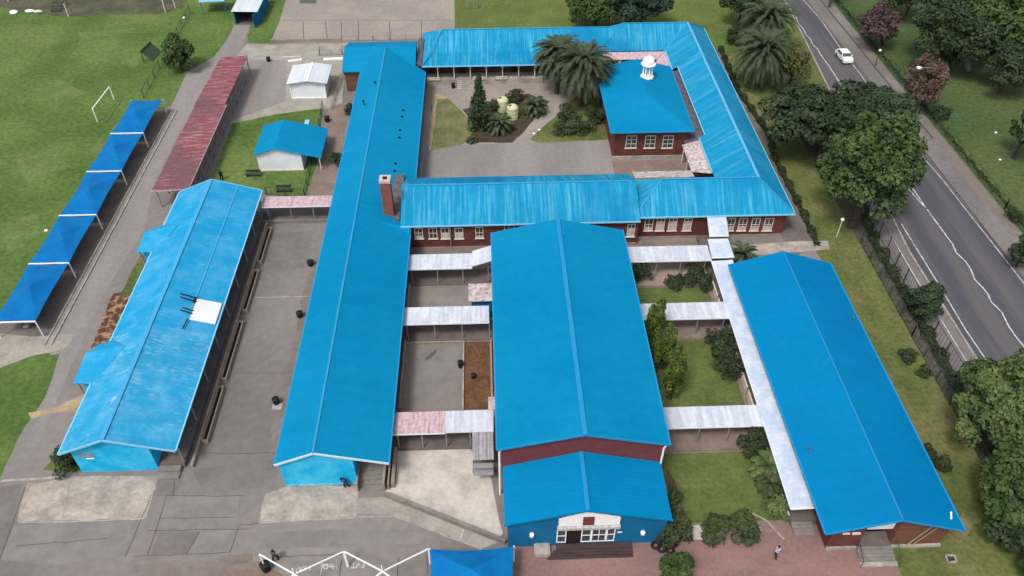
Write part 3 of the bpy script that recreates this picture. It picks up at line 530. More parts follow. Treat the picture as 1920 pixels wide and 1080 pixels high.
O('entrance_wall',MB().profy([(.9,0),(14.1,0),(14.1,4.0),(7.35,5.7),(.9,4.0)],34.8,40.08),wall_dk,Hh)
O('entrance_roof',MB().shell([(.62,34.45,4.1),(7.3,34.45,5.95),(14.35,34.45,4.1),(.62,40.08,4.1),(7.3,40.08,5.95),(14.35,40.08,4.1)],[(0,1,4,3),(1,2,5,4)]),roof_ann,Hh)
fascia_y(Hh,.62,14.35,7.3,34.45,4.1,4.1,5.95,roof_blue,.2); O('ridge_cap',MB().beam((7.3,34.45,5.98),(7.3,40.05,5.98),.35,.08),ridge_b,Hh)
def hx(px,py): return GY(px,py,34.78)
# portico front
xa,_=hx(1047,985); xb,_=hx(1161,985); zt=4.55; z1=hx(1100,984)[1]; z2=hx(1100,966)[1]
pm=MB().profy([(xa,z1),(xb,z1),(xb,4.25),(7.3,5.25),(xa,4.25)],34.70,34.8)
O('gable_panel',pm,white,Hh); xm0,xm1=hx(1093,975)[0],hx(1114,975)[0]
O('gable_window',MB().box(xm0,xm1,34.64,34.70,z1+.15,z1+1.35),brick_m,Hh)
zw0=max(.15,hx(1100,1015)[1]); zw1=z1-.55
O('canopy_band',MB().box(xa-.1,xb+.1,34.55,34.8,zw1+.12,z1-.1),mat('grey_white',(.5,.5,.5),(.3,.3,.3),3,.4,.6),Hh)
xs=[hx(p,1000)[0] for p in (1044,1062,1090,1109,1137,1153)]
for i in (0,2,3,4): win(Hh,xs[i],xs[i+1],zw0,zw1,34.8,fr=white,rows=2,cols=1 if i!=3 else 2,sill=False)
O('doorway',MB().box(xs[1],xs[2],34.75,34.8,.15,zw1),darkm,Hh)
O('door_frame',MB().box(xs[1],xs[2],34.7,34.8,zw1-.02,zw1+.1),white,Hh)
for px,py in ((997,1000),(1205,996)):
    x,z=hx(px,py); O('wall_lamp',MB().lathe((x,34.62,z-.15),[(.05,0),(.2,.05),(.2,.28),(.04,.36)],10),white,Hh)
x,z=hx(1162,998); O('plaque',MB().box(x-.2,x+.2,34.76,34.8,z-.06,z+.08),white,Hh)
es=T('entrance_steps','wide dark brown entrance steps laid before the hall doors','steps',(*G(1105,1035)[:2],0))
a=G(1022,1018);b=G(1182,1016);c=G(1184,1045);d=G(1018,1048)
yb=34.78
O('landing',MB().box(a[0]+.9,b[0],34.2,yb-.06,0,.36),darkdeck,es)
for k in range(3): O('tread',MB().box(a[0]+.6-.25*k,b[0]+.02*k,34.2-.24*(k+1),34.2-.24*k,0,.27-.09*k),darkdeck,es)
pb=G(1018,1034); O('planter_box',MB().box(pb[0]-.75,pb[0]+.6,pb[1]-.5,pb[1]+.7,0,.42).box(pb[0]-.6,pb[0]+.45,pb[1]-.35,pb[1]+.55,.42,.47),kerb_m,label='low pale concrete box beside the dark entrance steps',cat='planter')
# ---------------------------------------------------------------- east block
Eb=T('east_block','wide rectangular deep blue roofed block with brown brick front, nearest the road','school building',(32.4,33.6,0))
O('wall',MB().profy([(27.8,0),(30.5,0),(30.5,4.4),(27.8,3.5)],33.7,66),brick,Eb)
O('wall',MB().profy([(33.2,0),(37.6,0),(37.6,3.6),(33.2,4.95)],33.7,66),brick_o,Eb)
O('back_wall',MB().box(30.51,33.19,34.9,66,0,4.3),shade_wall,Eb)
O('roof',MB().shell([(26.7,33.0,3.65),(32.4,33.0,5.4),(38.15,33.0,3.5),(26.7,66.4,3.65),(32.4,66.4,5.4),(38.15,66.4,3.5)],[(0,1,4,3),(1,2,5,4)]),roof_deep,Eb)
fascia_y(Eb,26.7,38.15,32.4,33.0,3.65,3.5,5.4,fascia_b,.18); gutters(Eb,26.7,38.15,33,66.4,3.65,3.5,fascia_b); ridge(Eb,(32.4,33,5.4),(32.4,66.4,5.4),mat('ridge_cap_deep',(.015,.19,.42),var=.03,rough=.7),.16)
for i,(px,py,c_) in enumerate(((1592,981,1),(1783,967,1),(1518,843,0),(1556,585,0),(1600,593,0))):
    z=4.1 if px<1640 else 3.9
    if i==3: z=4.3
    g=G(px,py,z); O('roof_pipe',MB().beam((g[0]-.12,g[1]-.3,z),(g[0]+.1,g[1]+.3,z+.1),.13,.1),white if c_ else slate,Eb)
O('entrance_floor',MB().box(30.51,33.19,33.5,34.9,0,.62),floorm,Eb)
O('lintel',MB().box(30.51,33.19,34.2,34.5,2.0,2.9),white_wall,Eb); O('door',MB().box(31.5,33.0,34.8,34.89,.62,2.9),darkm,Eb); O('notice_board',MB().box(30.6,31.45,34.8,34.89,.9,1.9),white,Eb)
for k in range(4): O('step',MB().box(30.3,33.3,33.5-.29*(k+1),33.5-.29*k,0,.5-.12*k),plinth,Eb)
O('landing_step',MB().box(30.2,33.4,31.9,32.33,0,.05),kerb_m,Eb)
O('handrail',MB().tube([(30.2,31.9,0),(30.2,31.9,.9),(30.2,33.2,1.5),(30.2,33.6,1.5)],.04,6).tube([(33.4,31.9,0),(33.4,31.9,.9),(33.4,33.2,1.5),(33.4,33.48,1.5)],.04,6),steel_dk,Eb)
O('wall_pipe',MB().tube([(36.1,33.55,4.0),(34.6,33.55,.4)],.06,6).tube([(36.3,33.5,3.2),(35.0,33.5,.4)],.04,6),brownm,Eb)
O('wall_plinth',MB().box(33.2,37.6,33.5,33.7,0,.3),kerb_m,Eb); O('wall_plinth',MB().box(27.8,30.4,33.5,33.7,0,.3),kerb_m,Eb)
O('sill',MB().box(28.6,29.2,33.55,33.7,2.4,2.5).box(29.4,30.1,33.55,33.7,2.35,2.5),cream,Eb)
# ---------------------------------------------------------------- covered walkways
GW='covered walkways between the blocks'
def walkway(name,label,quads,floors,m,posts,z=2.6,fm=None):
    q=quads[0]; t=T(name,label,'walkway',((q[0]+q[1])/2,q[2],0),GW)
    for (x0,x1,y0,y1,za,zb) in quads:
        O('roof',MB().shell([(x0,y0,za),(x1,y0,zb),(x1,y1,zb+.06),(x0,y1,za+.06)],[(0,1,2,3)],.07),m,t)
        O('fascia',MB().beam((x0,y0-.04,za-.05),(x1,y0-.04,zb-.05),.05,.14),white_wall,t)
    for (x0,x1,y0,y1) in floors: O('floor',MB().box(x0,x1,y0,y1,0,.14),fm or brownpave,t)
    mb=[]
    for (x,y) in posts: O('post',MB().box(x-.05,x+.05,y-.05,y+.05,.1,z-.03),steel,t)
    return t
def pp(x0,x1,y0,y1,n): return [(x0+.3+(x1-x0-.6)*k/(n-1),y) for k in range(n) for y in (y0+.15,y1-.15)]
walkway('covered_walkway','white roofed walkway nearest the courtyard building, left of the hall, stepping up at its end',[(-9.5,-2.1,68.0,70.5,2.6,2.6),(-2.1,.2,68.4,70.9,2.6,3.4)],[(-9.7,.5,68.0,70.6)],galv,pp(-9.3,0,68,70.5,4),fm=floorm)
walkway('covered_walkway','white middle walkway between the long block and the hall above the walled yard',[(-9.5,-.3,59.2,61.7,2.62,2.6)],[(-9.7,.5,59.1,61.8)],galv,pp(-9.3,0,59.2,61.7,4),fm=floorm)
w3=walkway('covered_walkway','pink and white walkway bending towards the front beside the hall, nearest the viewer',[(-9.5,-4.6,45.0,47.5,2.6,2.6)],[(-9.7,.4,45.0,47.6),(-2.1,.3,42.2,45)],pinkm,pp(-9.3,-2,45.1,47.5,4),fm=floorm)
O('roof',MB().shell([(-4.6,45.0,2.6),(-.1,45.0,2.6),(-.1,47.5,2.66),(-4.6,47.5,2.66)],[(0,1,2,3)],.07),galv,w3)
O('roof',MB().shell([(-2.05,42.0,2.5),(-.15,42.0,2.5),(-.15,44.98,2.58),(-2.05,44.98,2.58)],[(0,1,2,3)],.07),mat('grey_sheet',(.33,.31,.33),(.22,.2,.22),1.2,.4,.6,stretch=(3,.3,1),var=.15,wave=('X',.35,.4)),w3)
O('end_gable',MB().box(-2.0,-.2,41.0,41.9,1.5,1.56).box(-2.0,-.2,41.4,41.95,2.0,2.06),steel,w3)
O('cross_roof',MB().box(-.55,.15,47.4,48.9,2.75,2.85),pinkw,w3)
walkway('covered_walkway','white walkway right of the hall closest to the brick building with windows',[(14.9,25.4,68.4,71.0,2.6,2.6)],[(14.9,25.4,67.0,70.9)],galv,pp(16,25,68.4,71,4),fm=brownm)
walkway('covered_walkway','white walkway right of the hall crossing behind the golden conifers',[(14.9,25.3,59.0,61.4,2.6,2.6)],[(14.9,25.4,58.5,61.5)],galv,pp(16,25,59,61.4,4),fm=brownpave)
walkway('covered_walkway','white walkway right of the hall nearest the front lawn',[(14.9,25.1,44.8,47.2,2.6,2.6)],[(14.9,25.4,44.0,47.3)],galv,pp(16,25,44.8,47.2,4),fm=brownpave)
lw=T('long_walkway','long pale blue grey walkway roof running beside the deep blue east block','walkway',(26.2,36,0),GW)
O('roof',MB().shell([(24.95,36.0,2.6),(27.15,36.0,2.75),(27.7,68.2,2.75),(25.3,68.2,2.6)],[(0,1,2,3)],.07),galv_y,lw)
O('roof',MB().shell([(25.3,68.4,3.0),(27.9,68.4,3.0),(27.9,71.6,3.1),(25.5,71.6,3.1)],[(0,1,2,3)],.07),galv_y,lw)
O('roof',MB().shell([(25.7,71.8,3.4),(28.0,71.8,3.4),(28.5,75.5,3.55),(26.2,75.5,3.55)],[(0,1,2,3)],.07),galv_y,lw)
O('fascia',MB().beam((24.93,36,2.55),(25.28,68.2,2.55),.05,.14).beam((25.3,68.36,2.95),(27.9,68.36,2.95),.05,.14).beam((25.7,71.76,3.35),(28,71.76,3.35),.05,.14).beam((24.95,35.96,2.58),(27.15,35.96,2.7),.05,.14),white,lw)
O('side_wall',MB().box(25.32,25.44,36.5,44.6,0,.75).box(25.36,25.5,47.4,58.8,0,.75).box(25.4,25.54,61.6,67,0,.75),cream,lw)
O('floor',MB().box(25.45,27.75,36.1,75.5,0,.5),floorm,lw)
for k in range(12): O('post',MB().box(25.15+k*.02,25.25+k*.02,37+k*2.7,37.1+k*2.7,.0,2.55),steel,lw)
for k in range(4): O('step',MB().box(25.5,27.3,35.8-.28*k,36.08-.28*k,0,.4-.1*k),plinth,lw)
nw=walkway('covered_walkway','pink rusty walkway roof joining the light blue block to the long block',[(-28.4,-19.2,80.5,82.6,2.5,2.5)],[(-28.7,-19,80.51,83.4)],pinkm,pp(-28,-19,80.6,82.5,4),fm=floorm)
O('low_wall',MB().box(-28.7,-19.1,80.3,80.5,0,.5),plinth,nw)
# low yard walls
O('yard_wall',MB().box(-28.1,-27.85,43.8,80.3,0,.45),brownm,label='long low brown wall along the yard beside the light blue block',cat='low wall')
for i,(y0,y1,wd) in enumerate(((46.5,53.2,'nearest the front'),(54.2,62.5,'middle one'),(64.2,71.0,'farther one'),(72.5,79.0,'farthest back'))):
    t=T('planter_trough','long narrow brown walled trough at the foot of the light blue block, '+wd,'planter',(-27.45,y0,0),'troughs along the light blue block')
    O('rim',MB().box(-27.75,-27.65,y0,y1,0,.55).box(-27.25,-27.15,y0,y1,0,.55).box(-27.65,-27.25,y0,y0+.1,0,.55).box(-27.65,-27.25,y1-.1,y1,0,.55),brownm,t); O('soil',MB().box(-27.65,-27.25,y0+.1,y1-.1,0,.25),darkm,t)
O('yard_wall',MB().box(-9.4,-9.15,49.7,58.9,0,.55).box(-9.15,-3.1,58.7,58.9,0,.3),brownm,label='low wall edging the walled yard left of the hall, in the middle',cat='low wall')
O('yard_wall',MB().box(-9.5,-9.2,61.9,67.8,0,.55),brownm,label='low wall edging the small far yard left of the hall',cat='low wall')
O('bed_kerb',MB().box(-3.15,-3.0,49.6,58.9,0,.25),kerb_m,label='concrete kerb along the brown earth bed beside the hall',cat='kerb')
O('bed_kerb',MB().box(-.28,-.1,49.7,58.9,0,.4),mat('orange_kerb',(.36,.19,.11),var=.2),label='orange brick kerb at the foot of the hall wall',cat='kerb')
rw=MB(); a=G(722,930);b=G(948,1020); rw.beam((a[0],a[1],.3),(b[0],b[1],.3),.25,.6); O('retaining_wall',rw,plinth,label='sloping retaining wall beside the concrete ramp to the hall',cat='wall')
O('yard_wall',MB().box(-9.45,-9.15,41.0,45.0,0,.7).box(-9.75,-9.6,40.8,43.2,0,.9),brownm,label='short low wall by the front stairs of the long block',cat='low wall')
# small brick room by hall
sr=T('small_outbuilding','small outbuilding with rusty striped roof tucked against the hall side','shed',(-1.4,64.2,0))
O('wall',MB().box(-2.2,.3,62.6,64.6,0,2.6),wall_dk,sr); O('roof',MB().shell([(-2.5,62.3,2.8),(.1,62.3,2.8),(.1,64.9,3.0),(-2.5,64.9,3.0)],[(0,1,2,3)],.08),pinkw,sr)
# ---------------------------------------------------------------- cabins
c1=T('white_cabin','small white prefabricated cabin with grey white ridged roof on the upper yard','cabin',(-27.3,111.9,0))
O('wall',MB().profy([(-30.2,0),(-24.9,0),(-24.9,2.45),(-27.4,2.85),(-30.2,2.45)],112.0,117.4),white_wall,c1)
O('roof',MB().shell([(-30.6,111.7,2.6),(-27.4,111.7,3.05),(-24.4,111.7,2.6),(-30.6,117.8,2.6),(-27.4,117.8,3.05),(-24.4,117.8,2.6)],[(0,1,4,3),(1,2,5,4)],.1),white_roof,c1)
ridge(c1,(-27.4,111.7,3.05),(-27.4,117.8,3.05),white,.3); O('fascia',MB().beam((-30.6,111.64,2.52),(-27.4,111.64,2.97),.05,.14).beam((-27.4,111.63,2.97),(-24.4,111.63,2.52),.05,.14),steel,c1)
O('corner_trim',MB().box(-30.26,-30.1,111.9,112.0,0,2.4).box(-25.0,-24.84,111.9,112.0,0,2.4).box(-30.1,-25,111.9,112.0,0,.15),white,c1)
O('side_window',MB().box(-24.9,-24.86,113.5,114.8,1.2,2.1),glassm,c1)
c2=T('blue_roof_cabin','small white walled cabin with mid blue gable roof on the fenced lawn','cabin',(-28.6,92.2,0))
O('wall',MB().profy([(-31.3,0),(-25.3,0),(-25.3,2.75),(-28.6,3.6),(-31.3,2.65)],92.2,99.0),white_wall,c2)
O('roof',MB().shell([(-31.6,91.9,2.75),(-28.6,91.9,3.75),(-22.6,91.9,2.2),(-31.6,99.3,2.75),(-28.6,99.3,3.75),(-22.6,99.3,2.2)],[(0,1,4,3),(1,2,5,4)],.1),roof_blue,c2)
fascia_y(c2,-31.6,-22.6,-28.6,91.9,2.75,2.2,3.75,fascia_b,.12); O('roof_cowl',MB().box(-25.9,-25.3,99.2,100.6,2.4,2.9),fascia_l,c2)
O('wall_base',MB().box(-31.35,-25.25,92.1,92.2,0,.14),cream,c2); O('post',MB().box(-22.95,-22.83,92.0,92.12,0,2.2),cream,c2); O('post',MB().box(-22.95,-22.83,98.9,99.02,0,2.2),cream,c2)
ct=T('blue_container','blue shipping container shelter with open end and white roof at the top of the path','container',(*G(463,46)[:2],0))
cx,cy=-44.6,138.8
O('floor',MB().box(cx,cx+4.0,cy,cy+9,0,.1),floorm,ct); O('side_wall',MB().box(cx-.1,cx,cy,cy+9,0,2.5),wall_dk,ct); O('side_wall',MB().box(cx+4,cx+4.1,cy,cy+9,0,2.5),wall_dk,ct); O('back_wall',MB().box(cx,cx+4,cy+8.9,cy+9,0,2.5),wall_dk,ct)
O('roof',MB().shell([(cx-.3,cy-.3,2.7),(cx+4.3,cy-.3,2.55),(cx+4.3,cy+9.2,2.55),(cx-.3,cy+9.2,2.7)],[(0,1,2,3)],.1),white_roof,ct)
O('door',MB().beam((cx+4.0,cy,1.25),(cx+3.6,cy-1.6,1.25),.08,2.3),wall_dk,ct)
cv=MB().shell([(*G(372,4,2.4)[:2],2.4),(*G(420,2,2.4)[:2],2.4),(*G(425,-14,2.4)[:2],2.4),(*G(376,-12,2.4)[:2],2.4)],[(0,1,2,3)],.06)
t=T('shade_canopy','pale blue canopy just entering the top edge of the picture','canopy',(*G(400,0)[:2],0)); O('canopy',cv,mat('pale_blue_cloth',(.18,.42,.62),var=.08),t)
for a in ((375,4),(418,3)): g=G(*a,2.4); O('post',MB().tube([(g[0],g[1]+.1,0),(g[0],g[1]+.1,2.35)],.06,6),wall_dk,t)
# red roof shed
rs=T('red_roof_shelter','long open shelter with weathered red roof left of the cabins','shelter',(-40.4,83.9,0))
O('roof',MB().shell([(-42.7,83.9,2.9),(-38.0,83.9,3.1),(-38.0,105,3.1),(-42.7,105,2.9)],[(0,1,2,3)],.08),redroof,rs)
O('roof',MB().shell([(-42.8,105.02,2.95),(-38.2,105.02,3.15),(-38.1,120.3,3.15),(-42.4,120.3,2.95)],[(0,1,2,3)],.08),redroof,rs)
O('edge_trim',MB().beam((-37.97,83.9,3.03),(-37.97,105,3.03),.06,.14).beam((-38.0,83.86,3.03),(-42.7,83.86,2.85),.06,.14),pinkm,rs)
for k in range(13):
    y=84.3+k*2.95; O('post',MB().box(-38.25,-38.12,y,y+.12,0,2.98),steel,rs)
    O('post',MB().box(-42.4,-42.28,y,y+.12,0,2.8),steel,rs)
    if k<12: O('brace',MB().beam((-38.18,y+.06,.2),(-38.18,y+2.9,2.2),.05,.05),steel,rs)
O('rail',MB().beam((-38.18,84.3,1.1),(-38.18,119.8,1.1),.06,.06).beam((-38.18,84.3,2.2),(-38.18,119.8,2.2),.06,.06),steel,rs)
# ---------------------------------------------------------------- shade canopies (left row + front row)
def canopy(name,label,x0,x1,y0,y1,z,pk,group,cloth=True,posts='R',off=0):
    t=T(name,label,'canopy',((x0+x1)/2,y0,0),group); xm=(x0+x1)/2+off; ym=(y0+y1)/2
    if cloth:
        n=12; vs=[];fs=[]
        for j in range(n+1):
            for i in range(n+1):
                u,v=i/n,j/n; d=1-max(abs(u-.5),abs(v-.5))*2
                sx=.18*math.sin(math.pi*v)*(1 if u<.5 else -1)*(abs(u-.5)*2)**2; sy=.22*math.sin(math.pi*u)*(1 if v<.5 else -1)*(abs(v-.5)*2)**2
                zz=z+pk*(d**.85)-.16*math.sin(math.pi*d)-.05*(math.sin(math.pi*u)+math.sin(math.pi*v))*(1-d)
                vs.append((x0+(x1-x0)*u+sx+off*d,y0+(y1-y0)*v+sy,zz))
        for j in range(n):
            for i in range(n): a=j*(n+1)+i; fs.append((a,a+1,a+n+2,a+n+1))
        O('cloth',MB().shell(vs,fs,.02),shadecloth,t)
    c4=[(x0,y0),(x1,y0),(x1,y1),(x0,y1)]
    fr=MB()
    if cloth: fr.beam((x0,y0,z),(x1,y0,z),.12,.12)
    if not cloth:
        for a in c4: fr.beam((a[0],a[1],z),(xm,ym,z+pk),.10,.10)
        fr.beam((xm,ym,z+pk-.1),(xm,ym,z+pk+.9),.08,.08)
    O('frame',fr,white,t)
    for a in c4: O('post',MB().tube([(a[0],a[1],0),(a[0],a[1],z)],.07,8),white,t)
    return t
ys=[61.4,70.9,80.0,89.5,98.9,108.3]; wd=['nearest the viewer','second from the viewer','middle','second from the far end','farthest from the viewer']
for k in range(5): canopy('shade_canopy','blue cloth shade canopy in the row beside the field, '+wd[k],-53.0,-48.45,ys[k],ys[k+1]-.05,2.25,.75,'row of blue shade canopies beside the field')
canopy('bare_canopy','bare white canopy frame over parking bays, left one, no cloth',-19.3,-12.55,28.8,33.5,2.4,1.0,'parking canopy frames',False)
canopy('bare_canopy','bare white canopy frame over parking bays, next to the blue cloth canopy',-12.45,-5.65,28.8,33.5,2.4,1.0,'parking canopy frames',False)
canopy('shade_canopy','blue cloth parking canopy at the bottom edge beside the hall entrance',-5.55,1.35,28.8,33.5,2.4,.95,'parking canopy frames')
# bench seats under the left row
for k in range(5):
    t=T('long_bench','low concrete bench under the blue shade row, '+wd[k],'bench',(-50.6,ys[k]+1,0),'benches under the shade row')
    O('seat',MB().box(-50.9,-50.4,ys[k]+1,ys[k]+8,.35,.45),conc,t); O('leg',MB().box(-50.8,-50.5,ys[k]+1.4,ys[k]+1.8,0,.35),conc,t); O('leg',MB().box(-50.8,-50.5,ys[k]+7,ys[k]+7.4,0,.35),conc,t)
# ---------------------------------------------------------------- goals, fences, lamps, street furniture
gl=T('football_goal','small white football goal on the left playing field','goal',(*G(183,228)[:2],0))
a=G(183,228);b=G(214,186); gh=2.15
O('goalpost',MB().tube([(a[0],a[1],0),(a[0],a[1],gh)],.09,8),white,gl); O('goalpost',MB().tube([(b[0],b[1],0),(b[0],b[1],gh)],.09,8),white,gl); O('crossbar',MB().tube([(a[0],a[1],gh),(b[0],b[1],gh)],.09,8),white,gl)
O('back_frame',MB().tube([(a[0],a[1],.05),(a[0]+1.3,a[1],.05),(b[0]+1.3,b[1],.05),(b[0],b[1],.05)],.04,6),mat('net_green',(.16,.2,.1)),gl)
g2=T('field_frame','green steel goal frame with net lying near the round bush','goal',(*G(272,117)[:2],0)); a=G(270,116);b=G(288,98)
O('crossbar',MB().tube([(a[0],a[1],.1),(a[0],a[1],1.9),(b[0],b[1],1.9),(b[0],b[1],.1)],.1,8),steel_dk,g2); O('net',MB().shell([(a[0],a[1],1.8),(b[0],b[1],1.8),(b[0]+1.4,b[1],.1),(a[0]+1.4,a[1],.1)],[(0,1,2,3)],.03),mat('dark_net',(.05,.085,.045),var=.3,fine=6),g2)
for i,(a,b) in enumerate((((129,31),(120,9)),((311,24),(303,2)),((329,15),(325,1)),((16,3),(14,-8)))):
    g=G(*a); O('goal_post',MB().tube([(g[0],g[1],0),(g[0],g[1],2.4)],.11,8),cream,label=['pale post left of the brown bank on the field','pale post near the pale blue canopy, nearer one','pale post near the pale blue canopy, farther one','pale post at the far left top corner'][i],cat='post')
bl=T('bleacher','small dark tiered steel stand at the edge of the field','bleacher',(*G(103,24)[:2],0)); g=G(95,23); 
for k in range(4): O('seat',MB().box(g[0],g[0]+1.9,g[1]+k*.9,g[1]+k*.9+.35,.35+.35*k,.42+.35*k),steel_dk,bl)
O('frame',MB().beam((g[0]+.1,g[1],0),(g[0]+.1,g[1]+3.4,1.45),.08).beam((g[0]+1.8,g[1],0),(g[0]+1.8,g[1]+3.4,1.45),.08).box(g[0]+.02,g[0]+.12,g[1]+3.3,g[1]+3.4,0,1.4).box(g[0]+1.8,g[0]+1.9,g[1]+3.3,g[1]+3.4,0,1.4),steel_dk,bl)
def rock(name,label,cat,px,py,r,m,fl=.6,sx=1):
    g=G(px,py); mb=MB(); pr=[(r*.8,0),(r,.25*r*fl*2),(r*.9,r*.9*fl),(r*.5,r*1.25*fl),(.02,r*1.3*fl)]; mb.lathe((g[0],g[1],0),pr,9)
    mb.v=[(g[0]+(v[0]-g[0])*sx*random.uniform(.85,1.15),g[1]+(v[1]-g[1])*random.uniform(.85,1.15),v[2]) for v in mb.v]
    return O(name,mb,m,label=label,cat=cat)
rock('white_stone','white rounded rubble piece at the far left of the field edge','stone',27,25,.7,white); rock('white_stone','long white rubble heap near the dark stand','stone',56,22,.5,white,sx=1.8); rock('white_stone','right half of the white rubble near the dark stand','stone',72,23,.5,cream,sx=1.6)
rock('litter','small white object on the grass at the top','litter',345,34,.3,white); rock('litter','small white ball on the field by the shade row','ball',87,433,.25,white)
flat('bare_bank',[(0,-40),(0,14),(110,32),(190,26),(300,26),(345,12),(360,-40)],mat('dry_bank',(.085,.085,.050),(.055,.06,.034),.25,.4,.6,var=.3,fine=2,bump=.5),4,wob=.4)
def fence(name,label,pts,h,step,m,mesh=True,rails=(.1,.95),gap=.5,group=None):
    P=[Vector(p) for p in pts]; t=T(name,label,'fence',P[0],group)
    pan=MB()
    for a,b in zip(P[:-1],P[1:]):
        d=b-a; n=max(1,round(d.length/step))
        for k in range(n+1):
            c=a+d*k/n; O('post',MB().box(c.x-.05,c.x+.05,c.y-.05,c.y+.05,0,h),m,t)
        for r in rails: pan.beam((a.x,a.y,h*r),(b.x,b.y,h*r),.04,.05)
        if mesh:
            q=int(d.length/gap)
            for k in range(q): c=a+d*(k+.5)/q; pan.beam((c.x,c.y,.05),(c.x,c.y,h*.97),.025,.025)
    O('panel',pan,m,t); return t
fence('palisade_fence','dark steel fence with tall posts along the roadside footpath',[(47.3,14,0),(47.45,58,0),(48.2,78,0)],2.2,3,steel_dk)
fence('palisade_fence','lower dark fence along the edge of the olive lawn by the east block',[(45.1,30,0),(45.2,58,0),(45.4,74,0)],1.7,3.1,steel_dk,gap=.8)
fence('park_fence','green steel fence between the far pavement and the park lawn',[(67.0,20,0),(66.4,80,0),(66.2,150,0)],1.7,3.5,mat('green_fence',(.035,.075,.045)),gap=.7)
fence('field_fence','thin green fence between the field and the path, beyond the shade row',[G(270,184),G(310,112),G(357,25)],1.5,3,mat('green_fence2',(.05,.085,.05)),gap=.7)
fence('lawn_fence','dark mesh fence around the lawn of the blue roofed cabin',[G(606,203),G(572,370),G(500,366)],1.3,2.6,steel_dk,gap=.5)
fence('court_fence','low brown rail between the sports court and the long blue roof',[G(640,77),G(700,76),G(792,74)],.9,2.5,brownm,mesh=False)
fence('pen_rail','brown pipe rail pen beside the white cabin',[G(598,90),G(600,104),G(642,103),G(640,88)],1.0,2.5,brownm,mesh=False)
fence('ramp_wall_rail','timber boarded rail beside the brown path',[G(622,205),G(645,140),G(650,110)],.9,2.5,brownm,gap=.4)
# street lamps
def lamp(label,px,py,h,arm=None,name='street_lamp',m=steel_dk):
    g=G(px,py); t=T(name,label,'lamp',(g[0],g[1],0),'street lamps')
    if arm:
        O('pole',MB().tube([(g[0],g[1],0),(g[0],g[1],h)],[.11,.07],8),m,t); O('arm',MB().tube([(g[0],g[1],h),(g[0]+arm,g[1],h+.15)],.05,6),steel,t); O('lamp_head',MB().lathe((g[0]+arm,g[1],h),[(.1,0),(.35,.05),(.38,.2),(.15,.3)],10),white,t)
    else:
        O('pole',MB().tube([(g[0],g[1],0),(g[0],g[1],h)],.07,8),m,t); O('lamp_head',MB().lathe((g[0],g[1],h),[(.08,0),(.2,.06),(.22,.25),(.1,.35)],10),white,t)
    return t
lamp('tall street lamp with long arm over the pavement behind the brown red tree',1722,215,7.6,-2.6)
lamp('short lamp post with white globe on the pavement near the white car',1640,125,2.7); lamp('short lamp post with white globe under the brown red tree',1702,214,2.7)
lamp('thin pale garden lamp near the concrete slabs and low hedge',1568,445,2.6,name='garden_lamp',m=cream)
# lawn oddments
def drum(label,px,py,r=.3,h=.8,m=black,cat='bin',name='black_bin'):
    g=G(px,py); t=T(name,label,cat,(g[0],g[1],0)); O('barrel',MB().lathe((g[0],g[1],0),[(r*.85,0),(r,h*.5),(r,h*.95),(r*1.08,h*.97),(r*1.08,h)],12),m,t); O('lid',MB().lathe((g[0],g[1],h),[(r*.95,0),(r*.7,.08),(.02,.12)],12),m,t); return t
drum('black bin by the verandah steps of the north wing',850,165); drum('black bin standing in the walled yard left of the hall',864,688); drum('black pot in the brown earth bed beside the hall',888,708,.25,.5)
drum('black bin on the asphalt left of the long blue block, nearer one',519,757,.33,.8); drum('black pot by the eave of the long blue block, farther one',583,497,.4,.6); drum('dark bin half hidden under the long blue eave',563,594,.35,.7)
drum('black bin on the brown path beside the blue roofed cabin',614,228,.4,.8); drum('black bin on the light yard near the red shelter',504,115,.35,.7)
drum('black drum on the tan verge near the bottom left frame',500,1068,.4,.9); 
t=T('tap_slab','small concrete drain slab beside the black bin on the asphalt','drain',(*G(520,763)[:2],0)); g=G(520,763); O('slab',MB().box(g[0]-.5,g[0]+.5,g[1]-.4,g[1]+.4,0,.08),kerb_m,t)
for i,(px,py,rr) in enumerate(((1229,1024,.36),(1240,1030,.38),(1249,1024,.36),(1256,1033,.36),(1262,1022,.34),(1245,1018,.34))):
    g=G(px,py); mb=MB(); R=[]; n=18
    for k in range(n+1): a=2*math.pi*k/n; R.append((g[0]+.3*math.cos(a),g[1]+.3*math.sin(a),.13+(.0 if i<4 else .2)))
    O('tyre',mb.tube(R,.13,8,cap=False),black,label=['leftmost black tyre of the heap right of the hall steps','second tyre from the left in the black heap by the hall','middle tyre of the black heap by the hall','right front tyre of the black heap by the hall','right rear tyre of the black heap, near the hedge','rear middle tyre of the black heap against the hall corner'][i],cat='tyre',group='heap of tyres')
for i,(px,py) in enumerate(((1200,452),(1655,1110))[:0]): pass
mh=T('manhole','square pale framed manhole in the grass at the bottom right','manhole',(*G(1782,1050)[:2],0)); a,b,c,d=G(1772,1043),G(1788,1042),G(1793,1054),G(1777,1056)
mb=MB()
for p,q in ((a,b),(b,c),(c,d),(d,a)): mb.beam((p[0],p[1],.08),(q[0],q[1],.08),.14,.16)
O('rim',mb,kerb_m,mh); O('cover',MB().prism([x[:2] for x in (a,b,c,d)],0,.05),bedsoil,mh)
a=G(508,78);b=G(640,76); O('court_wall',MB().beam((a[0],a[1],.2),(b[0],b[1],.2),.2,.4),brownm,label='low brown wall below the tan sports court',cat='low wall')
jg=T('climbing_frame','grey climbing frame posts on the lawn at the top edge beside the sports court','climbing frame',(*G(892,18)[:2],0))
for px in (877,889,894,907): g=G(px,17); O('post',MB().tube([(g[0],g[1],0),(g[0],g[1],2.6)],.09,8),steel,jg)
g=G(877,17);h=G(907,17); O('top_bar',MB().tube([(g[0],g[1],2.55),(h[0],h[1],2.55)],.06,8),steel,jg)
